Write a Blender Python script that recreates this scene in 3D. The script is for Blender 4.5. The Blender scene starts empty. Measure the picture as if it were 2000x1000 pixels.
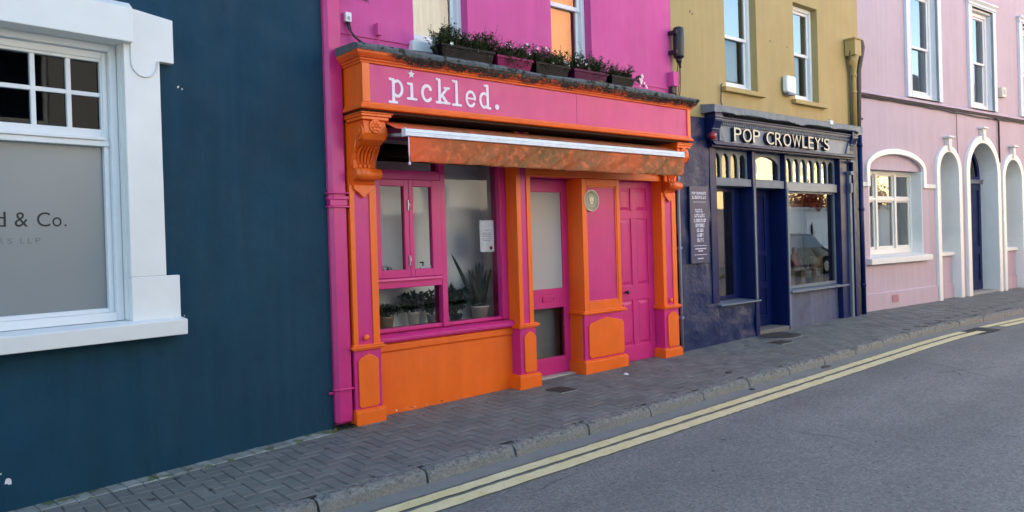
import bpy, bmesh, math, random
from mathutils import Vector, Matrix
from mathutils import noise as mn
from math import radians as R, sin, cos, pi, sqrt
random.seed(7)
SC = bpy.context.scene
COL = SC.collection

# ------------------------------------------------------------------ camera
cam_d = bpy.data.cameras.new('street_camera')
cam = bpy.data.objects.new('street_camera', cam_d); COL.objects.link(cam)
cam_d.sensor_width = 36.0
cam_d.lens = 1450 / 2000 * 36
cam_d.shift_y = -23.3 / 2000
cam_d.clip_start = 0.05; cam_d.clip_end = 2000
CX = Vector((0.76104738, -0.64798852, -0.03029458))
CY = Vector((0.02773536, -0.01415452, 0.99951508))
CZ = Vector((-0.6481031, -0.76151857, 0.00719994))
cam.matrix_world = Matrix(((CX.x, CY.x, CZ.x, -3.1395), (CX.y, CY.y, CZ.y, -6.1613), (CX.z, CY.z, CZ.z, 1.6), (0, 0, 0, 1)))
SC.camera = cam

# ------------------------------------------------------------------ light
SUN_EL, SUN_ROT = R(27), R(-18)         # the sun stands behind the terrace: its street front is in open shade
w = bpy.data.worlds.new('World'); SC.world = w; w.use_nodes = True
wn = w.node_tree.nodes; wl = w.node_tree.links
sky = wn.new('ShaderNodeTexSky'); sky.sky_type = 'NISHITA'; sky.sun_disc = False
sky.sun_elevation = SUN_EL; sky.sun_rotation = SUN_ROT
sky.air_density = 1.2; sky.dust_density = 0.5; sky.ozone_density = 1.6
wl.new(sky.outputs[0], wn['Background'].inputs[0]); wn['Background'].inputs[1].default_value = 0.11
sd = bpy.data.lights.new('sun', 'SUN'); sd.energy = 4.2; sd.angle = R(0.5); sd.color = (1, 0.9, 0.76)
so = bpy.data.objects.new('sun', sd); COL.objects.link(so)
sdir = Vector((sin(SUN_ROT) * cos(SUN_EL), cos(SUN_ROT) * cos(SUN_EL), sin(SUN_EL)))
so.rotation_euler = sdir.to_track_quat('Z', 'Y').to_euler()
so.location = (0, 20, 30)
SC.view_settings.view_transform = 'Standard'; SC.view_settings.look = 'None'
SC.view_settings.gamma = 1; SC.view_settings.use_curve_mapping = False
SC.view_settings.exposure = 2.62
SC.cycles.use_denoising = True
SC.cycles.max_bounces = 8; SC.cycles.transparent_max_bounces = 16
SC.cycles.caustics_reflective = False; SC.cycles.caustics_refractive = False

# ------------------------------------------------------------------ materials
def lin(c):
    return tuple((v / 12.92 if v <= .04045 else ((v + .055) / 1.055) ** 2.4) for v in [x / 255 for x in c])
def new_mat(name):
    m = bpy.data.materials.new(name); m.use_nodes = True
    nt = m.node_tree; b = nt.nodes['Principled BSDF']
    return m, nt, b
def nd(nt, t, **k):
    n = nt.nodes.new(t)
    for a, v in k.items(): setattr(n, a, v)
    return n
def coords(nt, scale=(1, 1, 1)):
    tc = nd(nt, 'ShaderNodeTexCoord'); mp = nd(nt, 'ShaderNodeMapping')
    mp.inputs['Scale'].default_value = scale
    nt.links.new(tc.outputs['Object'], mp.inputs['Vector'])
    return mp.outputs[0]
def noise(nt, sc, detail=4, rough=.6, scale3=(1, 1, 1)):
    n = nd(nt, 'ShaderNodeTexNoise'); n.inputs['Scale'].default_value = sc
    n.inputs['Detail'].default_value = detail; n.inputs['Roughness'].default_value = rough
    nt.links.new(coords(nt, scale3), n.inputs['Vector'])
    return n.outputs[0]
def ramp(nt, src, p0, p1, c0=(0, 0, 0, 1), c1=(1, 1, 1, 1)):
    r = nd(nt, 'ShaderNodeValToRGB'); e = r.color_ramp.elements
    e[0].position = p0; e[1].position = p1; e[0].color = c0; e[1].color = c1
    nt.links.new(src, r.inputs[0]); return r.outputs[0]
def mix(nt, fac, a, b, mode='MIX'):
    m = nd(nt, 'ShaderNodeMix', data_type='RGBA', blend_type=mode)
    def put(s, v):
        if isinstance(v, (int, float)): s.default_value = v
        elif isinstance(v, tuple): s.default_value = v if len(v) == 4 else (*v, 1)
        else: nt.links.new(v, s)
    put(m.inputs[0], fac); put(m.inputs[6], a); put(m.inputs[7], b)
    return m.outputs[2]
def paint(name, col, rough=.45, var=.10, vs=2.0, bump=.12, bs=60, streak=0.0, spec=.5, speck=None, speck_amt=.72, island=0.0, bdist=.004):
    """painted / mineral surface: two noise scales of tone, optional rain streaks, chips and bump"""
    m, nt, b = new_mat(name)
    c = lin(col) if max(col) > 1 else col
    lo = tuple(v * (1 - var) for v in c); hi = tuple(min(1, v * (1 + var)) for v in c)
    out = mix(nt, ramp(nt, noise(nt, vs, 6, .65), .3, .7), lo, hi)
    if streak:
        s = ramp(nt, noise(nt, 3.0, 5, .6, (2.2, 2.2, .22)), .42, .72)
        out = mix(nt, s, out, tuple(min(1, v * (1 + streak) + .012 * streak) for v in c))
        s2 = ramp(nt, noise(nt, 2.2, 5, .6, (3.2, 3.2, .3)), .5, .75)
        out = mix(nt, s2, out, tuple(v * (1 - streak * .6) for v in c))
    if speck:
        sp = ramp(nt, noise(nt, 9, 3, .5), speck_amt, speck_amt + .03)
        out = mix(nt, sp, out, lin(speck))
    if island:
        g = nd(nt, 'ShaderNodeNewGeometry')
        out = mix(nt, 1.0, out, ramp(nt, g.outputs['Random Per Island'], 0, 1, (1 - island,) * 3 + (1,), (1 + island,) * 3 + (1,)), 'MULTIPLY')
    nt.links.new(out, b.inputs['Base Color'])
    b.inputs['Specular IOR Level'].default_value = spec
    rr = ramp(nt, noise(nt, vs * 3, 4), .3, .7, (max(0, rough - .08),) * 3 + (1,), (min(1, rough + .1),) * 3 + (1,))
    nt.links.new(rr, b.inputs['Roughness'])
    if bump:
        bp = nd(nt, 'ShaderNodeBump'); bp.inputs['Strength'].default_value = bump; bp.inputs['Distance'].default_value = bdist
        nt.links.new(noise(nt, bs, 5, .6), bp.inputs['Height']); nt.links.new(bp.outputs[0], b.inputs['Normal'])
    return m
def glass(name, tint=(.75, .8, .8), ior=1.7, wav=.02):
    m = bpy.data.materials.new(name); m.use_nodes = True; nt = m.node_tree
    nt.nodes.remove(nt.nodes['Principled BSDF']); o = nt.nodes['Material Output']
    t = nd(nt, 'ShaderNodeBsdfTransparent'); t.inputs[0].default_value = (*tint, 1)
    g = nd(nt, 'ShaderNodeBsdfGlossy'); g.inputs['Roughness'].default_value = .01; g.inputs[0].default_value = (1, 1, 1, 1)
    f = nd(nt, 'ShaderNodeFresnel'); f.inputs[0].default_value = ior
    if wav:
        bp = nd(nt, 'ShaderNodeBump'); bp.inputs['Strength'].default_value = wav; bp.inputs['Distance'].default_value = .02
        nt.links.new(noise(nt, 2.5, 1), bp.inputs['Height']); nt.links.new(bp.outputs[0], g.inputs['Normal'])
    x = nd(nt, 'ShaderNodeMixShader')
    nt.links.new(f.outputs[0], x.inputs[0]); nt.links.new(t.outputs[0], x.inputs[1]); nt.links.new(g.outputs[0], x.inputs[2])
    nt.links.new(x.outputs[0], o.inputs[0]); return m
def plain(name, col, rough=.6, metal=0.0, spec=.5):
    m, nt, b = new_mat(name)
    c = lin(col) if max(col) > 1 else col
    out = mix(nt, ramp(nt, noise(nt, 14, 4), .3, .7), tuple(v * .9 for v in c), tuple(min(1, v * 1.08) for v in c))
    nt.links.new(out, b.inputs['Base Color'])
    b.inputs['Roughness'].default_value = rough; b.inputs['Metallic'].default_value = metal; b.inputs['Specular IOR Level'].default_value = spec
    return m
def leafmat(name, c0, c1, rough=.5):
    m, nt, b = new_mat(name)
    g = nd(nt, 'ShaderNodeNewGeometry')
    out = ramp(nt, g.outputs['Random Per Island'], 0, 1, (*lin(c0), 1), (*lin(c1), 1))
    nt.links.new(out, b.inputs['Base Color']); b.inputs['Roughness'].default_value = rough
    return m

M = {}
PINK = (199, 42, 119); ORANGE = (238, 104, 20)
M['pink'] = paint('pink gloss paint', PINK, .36, .10, 2.2, .2, 26, streak=.08)
M['pink_wall'] = paint('pink masonry paint', (201, 76, 144), .7, .07, 1.6, .35, 45, streak=.10)
M['orange'] = paint('orange gloss paint', ORANGE, .36, .10, 2.2, .2, 26, streak=.08)
M['blue_wall'] = paint('dark blue masonry paint', (9, 55, 75), .7, .24, 1.1, .6, 13, spec=.25, streak=.14, bdist=.008, speck=(120, 150, 165), speck_amt=.80)
M['white'] = paint('white gloss paint', (224, 226, 222), .4, .04, 3, .08, 20)
M['white_old'] = paint('off white masonry paint', (214, 216, 212), .6, .06, 2, .2, 40, streak=.04)
M['pvc'] = paint('white window frame', (222, 226, 226), .4, .025, 2, .03, 20)
M['mustard'] = paint('mustard masonry paint', (170, 150, 98), .75, .08, 1.4, .35, 40, streak=.09)
M['mustard_trim'] = paint('mustard trim paint', (166, 146, 88), .6, .1, 4, .2, 30)
M['palepink'] = paint('pale pink masonry paint', (180, 165, 175), .78, .07, 1.0, .4, 40, streak=.09)
M['navy'] = paint('navy gloss paint', (10, 26, 76), .36, .14, 3, .15, 25, spec=.28)
M['navy_wall'] = paint('navy rough render', (18, 38, 78), .42, .16, 3, .45, 9, spec=.35, streak=.15, bdist=.03)
M['slate_paint'] = paint('grey blue paint', (96, 108, 122), .5, .1, 3, .15, 25)
M['lead'] = paint('weathered lead flashing', (112, 122, 132), .55, .2, 5, .5, 16, bdist=.01)
M['stone'] = paint('mossy stone capping', (92, 98, 100), .85, .35, 9, .8, 30, speck=(40, 44, 36), speck_amt=.56, bdist=.012)
M['black'] = plain('black plastic', (20, 23, 28), .4)
M['blackpot'] = plain('black planter plastic', (6, 9, 12), .5, 0, .2)
M['magentapot'] = plain('magenta planter plastic', (130, 18, 78), .5, 0, .2)
M['purplepot'] = plain('purple planter plastic', (84, 12, 60), .5, 0, .2)
M['steel'] = plain('brushed steel', (170, 172, 172), .35, .9)
M['alu'] = plain('white coated metal bar', (226, 230, 234), .35)
M['grey'] = plain('grey metal', (150, 156, 162), .45, .3)
M['greypipe'] = plain('grey plastic pipe', (128, 138, 152), .45)
M['cable'] = plain('dark cable', (52, 44, 50), .6)
M['brownpipe'] = plain('grey brown cable', (96, 88, 80), .7)
M['slateroof'] = paint('slate roof', (70, 76, 84), .7, .2, 6, .4, 20)
M['inside'] = paint('plain interior plaster', (120, 120, 118), .9, .06, 2, 0)
M['inside_dark'] = paint('dim interior', (70, 70, 72), .9, .1, 2, 0)
M['screen'] = paint('pale window screen', (236, 238, 234), .9, .06, 1.2, 0)  # whitened to brighten the shop displays
M['curtain'] = paint('cream curtain', (232, 230, 220), .9, .05, 6, 0)
M['peach'] = paint('blind coloured as orange reflection', (252, 170, 108), .9, .04, 3, 0)  # peach colour stands in for the orange reflection in the upper window
M['blind'] = paint('grey slatted blind', (140, 150, 150), .7, .05, 3, 0)
def through():
    m = bpy.data.materials.new('clear glass back'); m.use_nodes = True; nt = m.node_tree; nt.nodes.remove(nt.nodes['Principled BSDF'])
    t = nd(nt, 'ShaderNodeBsdfTransparent'); nt.links.new(t.outputs[0], nt.nodes['Material Output'].inputs[0]); return m
M['through'] = through()
M['glass'] = glass('window glass')
M['glass_hi'] = glass('reflective window glass', (.97, .99, .99), 2.8, .02)
M['glass_dim'] = glass('shop window glass', (.98, .99, .99), 1.42, .03)
M['glass_arc'] = glass('leaded arcade glass', (.6, .62, .6), 2.7, .05)
M['glass_clear'] = glass('clear window glass', (.93, .95, .95), 2.0, .02)
M['glass_dark'] = glass('glass darkened for unlit office', (.2, .24, .28), 1.2, .02)  # tint darkened to stand for the unlit room behind the fanlight
M['glass_sky'] = glass('sky mirroring window glass', (.6, .66, .68), 3.2, .03)
def filmmat(name, col, rough):
    m, nt, b = new_mat(name); c = lin(col)
    nt.links.new(mix(nt, ramp(nt, noise(nt, .8, 2), .3, .7), tuple(v * .94 for v in c), tuple(v * 1.05 for v in c)), b.inputs['Base Color'])
    b.inputs['Roughness'].default_value = rough; return m
M['film'] = filmmat('grey frosted film', (130, 135, 134), .28)
M['doorfilm'] = filmmat('pale frosted film', (172, 174, 171), .4)
M['ink'] = plain('black vinyl lettering', (14, 16, 24), .5)
M['greyink'] = plain('grey vinyl lettering', (104, 110, 116), .5)
M['sign_white'] = plain('white sign lettering', (235, 226, 232), .6)
M['cream'] = plain('cream sign lettering', (216, 208, 186), .5)
M['paper'] = plain('white paper', (225, 226, 232), .8)
M['red'] = plain('red alarm plastic', (140, 20, 30), .35)
M['potcream'] = plain('cream ceramic pot', (236, 232, 216), .5)
M['terracotta'] = plain('terracotta pot', (170, 140, 110), .7)
M['soil'] = plain('potting soil', (38, 30, 24), .95)
M['leaf'] = leafmat('planter leaves', (30, 46, 20), (76, 94, 48))
M['heather'] = leafmat('brown heather stems', (44, 32, 30), (92, 66, 66))
M['leaf_in'] = leafmat('indoor plant leaves', (8, 30, 16), (28, 66, 34), .6)
M['snake'] = leafmat('snake plant leaves', (8, 26, 18), (28, 52, 34), .7)
M['weed'] = leafmat('bright weed leaves', (86, 104, 40), (150, 156, 80))
M['flower'] = leafmat('white petals', (246, 208, 224), (250, 248, 230), .6)
M['signblue'] = plain('navy sign board', (52, 56, 92), .4)
M['goldpaint'] = plain('gold ornament', (170, 140, 70), .45, .3)

# ------------------------------------------------------------------ mesh helpers
class G:
    def __init__(s): s.bm = bmesh.new()
    def poly(s, pts, mi=0):
        f = s.bm.faces.new([s.bm.verts.new(p) for p in pts]); f.material_index = mi; return f
    def box(s, x0, x1, y0, y1, z0, z1, mi=0):
        v = [s.bm.verts.new(p) for p in ((x0, y0, z0), (x1, y0, z0), (x1, y1, z0), (x0, y1, z0), (x0, y0, z1), (x1, y0, z1), (x1, y1, z1), (x0, y1, z1))]
        for f in ((0, 3, 2, 1), (4, 5, 6, 7), (0, 1, 5, 4), (1, 2, 6, 5), (2, 3, 7, 6), (3, 0, 4, 7)):
            q = s.bm.faces.new([v[i] for i in f]); q.material_index = mi
        return s
    def prism(s, pts, a0, a1, axis='y', mi=0):
        def P(p, a):
            return {'y': (p[0], a, p[1]), 'x': (a, p[0], p[1]), 'z': (p[0], p[1], a)}[axis]
        v0 = [s.bm.verts.new(P(p, a0)) for p in pts]; v1 = [s.bm.verts.new(P(p, a1)) for p in pts]
        n = len(pts); fs = [s.bm.faces.new(v0), s.bm.faces.new(v1[::-1])]
        for i in range(n):
            j = (i + 1) % n
            fs.append(s.bm.faces.new([v0[j], v0[i], v1[i], v1[j]]))
        for f in fs: f.material_index = mi
        bmesh.ops.recalc_face_normals(s.bm, faces=fs)
        return s
    def sheet_holes(s, outer, holes, y0, y1):
        """wall in the xz plane with openings, front y0, back y1"""
        t = bmesh.new(); es = []
        for lp in [outer] + holes:
            vs = [t.verts.new((p[0], y0, p[1])) for p in lp]
            es += [t.edges.new((vs[i], vs[(i + 1) % len(vs)])) for i in range(len(vs))]
        bmesh.ops.triangle_fill(t, use_beauty=True, use_dissolve=False, edges=es)
        bmesh.ops.dissolve_limit(t, angle_limit=.01, verts=t.verts[:], edges=t.edges[:])
        r = bmesh.ops.extrude_face_region(t, geom=t.faces[:])
        for e in r['geom']:
            if isinstance(e, bmesh.types.BMVert): e.co.y += (y1 - y0)
        bmesh.ops.recalc_face_normals(t, faces=t.faces[:])
        bmesh.ops.triangulate(t, faces=[f for f in t.faces if len(f.verts) > 4])
        me = bpy.data.meshes.new('tmp'); t.to_mesh(me); t.free(); s.bm.from_mesh(me); bpy.data.meshes.remove(me)
        return s
    def cone(s, p0, p1, r0, r1=None, n=14, caps=True, mi=0):
        r1 = r0 if r1 is None else r1
        p0 = Vector(p0); p1 = Vector(p1); d = (p1 - p0).normalized()
        u = d.orthogonal().normalized(); v = d.cross(u)
        A = [s.bm.verts.new(p0 + (u * cos(2 * pi * i / n) + v * sin(2 * pi * i / n)) * r0) for i in range(n)]
        B = [s.bm.verts.new(p1 + (u * cos(2 * pi * i / n) + v * sin(2 * pi * i / n)) * r1) for i in range(n)]
        for i in range(n):
            j = (i + 1) % n; f = s.bm.faces.new([A[i], A[j], B[j], B[i]]); f.smooth = True; f.material_index = mi
        if caps:
            s.bm.faces.new(A[::-1]).material_index = mi; s.bm.faces.new(B).material_index = mi
        return s
    def tube(s, pts, r, n=6, mi=0):
        P = [Vector(p) for p in pts]; rings = []
        for i, p in enumerate(P):
            d = (P[min(i + 1, len(P) - 1)] - P[max(i - 1, 0)]).normalized()
            u = d.cross(Vector((.31, .2, .93)))
            if u.length < .05: u = d.orthogonal()
            u.normalize(); v = d.cross(u)
            rr = r[i] if isinstance(r, (list, tuple)) else r
            rings.append([s.bm.verts.new(p + (u * cos(2 * pi * k / n) + v * sin(2 * pi * k / n)) * rr) for k in range(n)])
        for a, b in zip(rings, rings[1:]):
            for k in range(n):
                f = s.bm.faces.new([a[k], a[(k + 1) % n], b[(k + 1) % n], b[k]]); f.smooth = True; f.material_index = mi
        s.bm.faces.new(rings[0][::-1]).material_index = mi; s.bm.faces.new(rings[-1]).material_index = mi
        return s
    def ball(s, c, r, sx=1, sy=1, sz=1, n=14, mi=0):
        k = bmesh.ops.create_uvsphere(s.bm, u_segments=n, v_segments=max(6, n // 2), radius=r)
        for v in k['verts']:
            v.co = Vector((v.co.x * sx, v.co.y * sy, v.co.z * sz)) + Vector(c)
            for f in v.link_faces: f.smooth = True; f.material_index = mi
        return s
    def lathe(s, c, prof, n=20, mi=0):
        rings = [[s.bm.verts.new((c[0] + r * cos(2 * pi * k / n), c[1] + r * sin(2 * pi * k / n), c[2] + z)) for k in range(n)] for r, z in prof]
        for a, b in zip(rings, rings[1:]):
            for k in range(n):
                f = s.bm.faces.new([a[k], a[(k + 1) % n], b[(k + 1) % n], b[k]]); f.smooth = True; f.material_index = mi
        s.bm.faces.new(rings[0][::-1]).material_index = mi; s.bm.faces.new(rings[-1]).material_index = mi
        return s
    def leaf(s, base, d, L, W, up=Vector((0, 0, 1)), fold=.25, mi=0):
        d = Vector(d).normalized(); b = Vector(base)
        sd_ = d.cross(up)
        if sd_.length < .05: sd_ = d.orthogonal()
        sd_.normalize(); nn = sd_.cross(d)
        p = [b, b + d * L * .45 + sd_ * W / 2 + nn * W * fold, b + d * L, b + d * L * .45 - sd_ * W / 2 + nn * W * fold]
        v = [s.bm.verts.new(q) for q in p]
        s.bm.faces.new([v[0], v[1], v[2]]).material_index = mi; s.bm.faces.new([v[0], v[2], v[3]]).material_index = mi
        return s
    def bar2(s, pts, wd, y0, th, cap=True):
        """painted stroke in the xz plane: a chain of slabs with round ends"""
        for i, (a, b) in enumerate(zip(pts, pts[1:])):
            a = Vector((a[0], a[1])); b = Vector((b[0], b[1])); d = (b - a)
            if d.length < 1e-6: continue
            d.normalize(); nn = Vector((-d.y, d.x)) * wd / 2; pl = []
            for k in range(7):
                t = pi / 2 + pi * k / 6; pl.append(a + d * cos(t) * wd / 2 + nn * sin(t))
            for k in range(7):
                t = -pi / 2 + pi * k / 6; pl.append(b + d * cos(t) * wd / 2 + nn * sin(t))
            s._o = getattr(s, '_o', 0) + 1
            s.prism([(p.x, p.y) for p in pl], y0 - th - .00004 * (s._o % 60), y0)
        return s

def link(o, parent=None):
    COL.objects.link(o)
    if parent: o.parent = parent
    return o
def build(name, g, mat, parent=None, bevel=0.0, loc=None, rz=0, label=None, auto=None):
    me = bpy.data.meshes.new(name)
    g.bm.normal_update()
    if isinstance(mat, str) and mat.startswith('glass'):      # one mirroring face per pane, the other faces only let light through
        for f in g.bm.faces: f.material_index = 0 if f.normal.y < -.9 else 1
        mat = (mat, 'through')
    g.bm.to_mesh(me); g.bm.free()
    for m in (mat if isinstance(mat, (list, tuple)) else [mat]): me.materials.append(m if not isinstance(m, str) else M[m])
    o = bpy.data.objects.new(name, me); link(o, parent)
    if loc: o.location = loc
    o.rotation_euler = (0, 0, rz)
    if bevel:
        b = o.modifiers.new('bevel', 'BEVEL'); b.width = bevel; b.segments = 2; b.limit_method = 'ANGLE'; b.angle_limit = R(35)
    if label: o['label'] = label
    return o
def tag(o, label, cat, group=None):
    o['label'] = label; o['category'] = cat
    if group: o['group'] = group
    return o
def thing(name, label, cat, loc=(0, 0, 0), rz=0, group=None):
    o = bpy.data.objects.new(name, None); o.empty_display_size = .2
    link(o); o.location = loc; o.rotation_euler = (0, 0, rz)
    return tag(o, label, cat, group)
def struct(o, kind='structure'):
    o['kind'] = kind; return o
def arc(cx, cz, rx, rz, a0, a1, n=14):
    return [(cx + rx * cos(R(a0 + (a1 - a0) * i / n)), cz + rz * sin(R(a0 + (a1 - a0) * i / n))) for i in range(n + 1)]
def rect(x0, x1, z0, z1): return [(x0, z0), (x1, z0), (x1, z1), (x0, z1)]
def frame(g, x0, x1, z0, z1, wl, wr, wb, wt, y0, y1):
    g.box(x0, x0 + wl, y0, y1, z0, z1); g.box(x1 - wr, x1, y0, y1, z0, z1)
    g.box(x0 + wl, x1 - wr, y0, y1, z0, z0 + wb); g.box(x0 + wl, x1 - wr, y0, y1, z1 - wt, z1)
def text_g(txt, x0, x1, z0, z1, y, depth=.002, spacing=1.0, offset=0.0, two=False, keep=False):
    """text turned to mesh, standing in the xz plane facing -y and fitted to the box"""
    cu = bpy.data.curves.new('t', 'FONT'); cu.body = txt; cu.extrude = .5; cu.space_character = spacing; cu.offset = offset; cu.resolution_u = 4
    o = bpy.data.objects.new('t', cu); COL.objects.link(o)
    dg = bpy.context.evaluated_depsgraph_get(); dg.update()
    me = bpy.data.meshes.new_from_object(o.evaluated_get(dg))
    bpy.data.objects.remove(o)
    xs = [v.co.x for v in me.vertices]; ys = [v.co.y for v in me.vertices]
    if not xs: return G()
    ax, bx, ay, by = min(xs), max(xs), min(ys), max(ys)
    sz = (z1 - z0) / (by - ay); sx = (x1 - x0) / (bx - ax)
    g = G(); g.bm.from_mesh(me); bpy.data.meshes.remove(me)
    for v in g.bm.verts:
        v.co = Vector((x0 + (v.co.x - ax) * sx, y - (v.co.z + .5) * depth, z0 + (v.co.y - ay) * sz))
    g.bm.normal_update()
    if two:
        for f in g.bm.faces: f.material_index = 0 if abs(f.normal.y) > .9 else 1
    return g

def slope(x): return .012 * min(max(x, -30), 10)

# ------------------------------------------------------------------ ground
KERB = [(-14, -1.79), (-6, -1.79), (0, -1.79), (7.4, -1.77), (8.6, -1.80), (9.6, -1.88), (10.8, -1.98), (12.5, -2.11), (16, -2.38), (22, -2.85), (40, -4.2)]
def kerb_y(x, off=0.0):
    for (a, b), (c, d) in zip(KERB, KERB[1:]):
        if x <= c: return b + (d - b) * (x - a) / (c - a) + off
    return KERB[-1][1] + off
def strip(name, xs, ya, yb, z, mat, n=1):
    g = G(); rows = []
    for x in xs:
        a, b = ya(x), yb(x)
        rows.append([g.bm.verts.new((x, a + (b - a) * k / n, slope(x) + z)) for k in range(n + 1)])
    for r0, r1 in zip(rows, rows[1:]):
        for k in range(n): g.bm.faces.new([r0[k], r1[k], r1[k + 1], r0[k + 1]])
    return build(name, g, mat)
XS = [-60, -30] + [-14 + .5 * i for i in range(109)] + [60, 90]

def asphalt():
    m, nt, b = new_mat('worn asphalt')
    v = nd(nt, 'ShaderNodeTexVoronoi'); v.inputs['Scale'].default_value = 75; nt.links.new(coords(nt), v.inputs['Vector'])
    agg = nd(nt, 'ShaderNodeSeparateColor'); nt.links.new(v.outputs['Color'], agg.inputs[0])
    c = mix(nt, ramp(nt, agg.outputs[0], .1, .95), lin((100, 101, 98)), lin((144, 144, 138)))
    c = mix(nt, .45, c, mix(nt, ramp(nt, noise(nt, 34, 5, .75), .3, .7), lin((92, 92, 88)), lin((150, 149, 142))))
    c = mix(nt, 1.0, c, ramp(nt, noise(nt, .55, 7, .68), .3, .7, (.78, .79, .8, 1), (1.1, 1.1, 1.08, 1)), 'MULTIPLY')
    c = mix(nt, 1.0, c, ramp(nt, noise(nt, 1.0, 4, .6, (.12, 1.3, 1)), .35, .65, (.88, .88, .88, 1), (1.07, 1.07, 1.07, 1)), 'MULTIPLY')
    c = mix(nt, ramp(nt, noise(nt, 7, 3, .6), .70, .76), c, lin((66, 66, 63)))
    c = mix(nt, ramp(nt, noise(nt, 24, 2, .5), .735, .76), c, lin((56, 56, 54)))
    c = mix(nt, ramp(nt, noise(nt, 38, 2, .5), .765, .785), c, lin((204, 202, 194)))
    e = nd(nt, 'ShaderNodeTexVoronoi', feature='DISTANCE_TO_EDGE'); e.inputs['Scale'].default_value = .55
    wob = nd(nt, 'ShaderNodeTexNoise'); wob.inputs['Scale'].default_value = 2.2; wob.inputs['Detail'].default_value = 5; nt.links.new(coords(nt), wob.inputs['Vector'])
    nt.links.new(mix(nt, .22, coords(nt), wob.outputs['Color'], 'ADD'), e.inputs['Vector'])
    crack = ramp(nt, e.outputs['Distance'], .0, .006, (1, 1, 1, 1), (0, 0, 0, 1))
    gate = ramp(nt, noise(nt, .4, 2), .52, .6)
    k = nd(nt, 'ShaderNodeMath', operation='MULTIPLY'); nt.links.new(crack, k.inputs[0]); nt.links.new(gate, k.inputs[1])
    c = mix(nt, k.outputs[0], c, lin((60, 60, 58)))
    nt.links.new(c, b.inputs['Base Color'])
    b.inputs['Roughness'].default_value = .8; b.inputs['Specular IOR Level'].default_value = .3
    bp = nd(nt, 'ShaderNodeBump'); bp.inputs['Strength'].default_value = .7; bp.inputs['Distance'].default_value = .008
    nt.links.new(noise(nt, 90, 4, .7), bp.inputs['Height']); nt.links.new(bp.outputs[0], b.inputs['Normal'])
    return m
M['asphalt'] = asphalt()
M['paver'] = paint('dark concrete pavers', (106, 107, 101), .78, .2, 2.2, .5, 90, speck=(70, 68, 62), speck_amt=.68, island=.10, spec=.45)
M['paver_pale'] = paint('pale edge pavers', (136, 138, 130), .8, .2, 7, .5, 90, speck=(92, 100, 66), speck_amt=.56, island=.18)
M['joint'] = paint('dark paving joints', (48, 48, 43), .9, .3, 12, .4, 80)
M['kerb'] = None
def kerbmat():
    m, nt, b = new_mat('mossy concrete kerb')
    c = mix(nt, ramp(nt, noise(nt, 60, 4, .7), .3, .7), lin((108, 109, 104)), lin((146, 146, 138)))
    gz = nd(nt, 'ShaderNodeNewGeometry'); sx = nd(nt, 'ShaderNodeSeparateXYZ'); nt.links.new(gz.outputs['Normal'], sx.inputs[0])
    up = ramp(nt, sx.outputs[2], .15, .55)
    msk = nd(nt, 'ShaderNodeMath', operation='MULTIPLY')
    nt.links.new(up, msk.inputs[0]); nt.links.new(ramp(nt, noise(nt, 22, 5, .75), .46, .66), msk.inputs[1])
    c = mix(nt, msk.outputs[0], c, lin((58, 60, 54)))
    nt.links.new(c, b.inputs['Base Color']); b.inputs['Roughness'].default_value = .85
    bp = nd(nt, 'ShaderNodeBump'); bp.inputs['Strength'].default_value = .9; bp.inputs['Distance'].default_value = .012
    nt.links.new(noise(nt, 70, 4, .7), bp.inputs['Height']); nt.links.new(bp.outputs[0], b.inputs['Normal'])
    return m
M['kerb'] = kerbmat()
def yellowmat():
    m, nt, b = new_mat('worn yellow road paint')
    c = mix(nt, ramp(nt, noise(nt, 6, 5), .3, .7), lin((208, 194, 134)), lin((224, 214, 168)))
    c = mix(nt, ramp(nt, noise(nt, 45, 4, .7), .60, .70), c, lin((128, 126, 114)))
    nt.links.new(c, b.inputs['Base Color']); b.inputs['Roughness'].default_value = .7
    return m
M['yellow'] = yellowmat()
M['gutter'] = paint('smooth grey gutter', (124, 124, 118), .75, .1, 4, .3, 120)

g = G(); g.poly([(-900, -900, -.75), (900, -900, -.75), (900, 900, -.75), (-900, 900, -.75)])
struct(build('ground', g, 'gutter'))
struct(strip('road', XS, lambda x: -9.4, lambda x: kerb_y(x, .06), -.1, 'asphalt', 3))
struct(strip('gutter', [-14 + .5 * i for i in range(109)], lambda x: kerb_y(x, -.17), lambda x: kerb_y(x, .02), -.096, 'gutter'))
struct(strip('pavement_bed', XS, lambda x: kerb_y(x, .10), lambda x: 1.2, -.006, 'joint'))
struct(strip('far_pavement', XS, lambda x: -12.5, lambda x: -9.0, .0, 'gutter'))

def band(name, x0, x1, o0, o1, z, mat, rag):
    xs = []; x = x0
    while x < x1: xs.append(x); x += .06
    xs.append(x1)
    rnd = random.Random(int(o0 * 1000))
    return strip(name, xs, lambda x: kerb_y(x, o0) + rnd.uniform(-rag, rag), lambda x: kerb_y(x, o1) + rnd.uniform(-rag, rag), z, mat)
for nm, (a, b_, x1, x2) in {'yellow_line': (-.315, -.205, 9.05, 9.7), 'yellow_line.001': (-.485, -.36, 9.25, 9.95)}.items():
    struct(band('yellow_line', -14, x1, a, b_, -.0915, 'yellow', .006))
    struct(band('yellow_line', x2, 24, a, b_, -.0915, 'yellow', .006))
struct(band('tarmac_patch', 8.95, 9.62, -.56, -.2, -.093, 'joint', .02))

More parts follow.
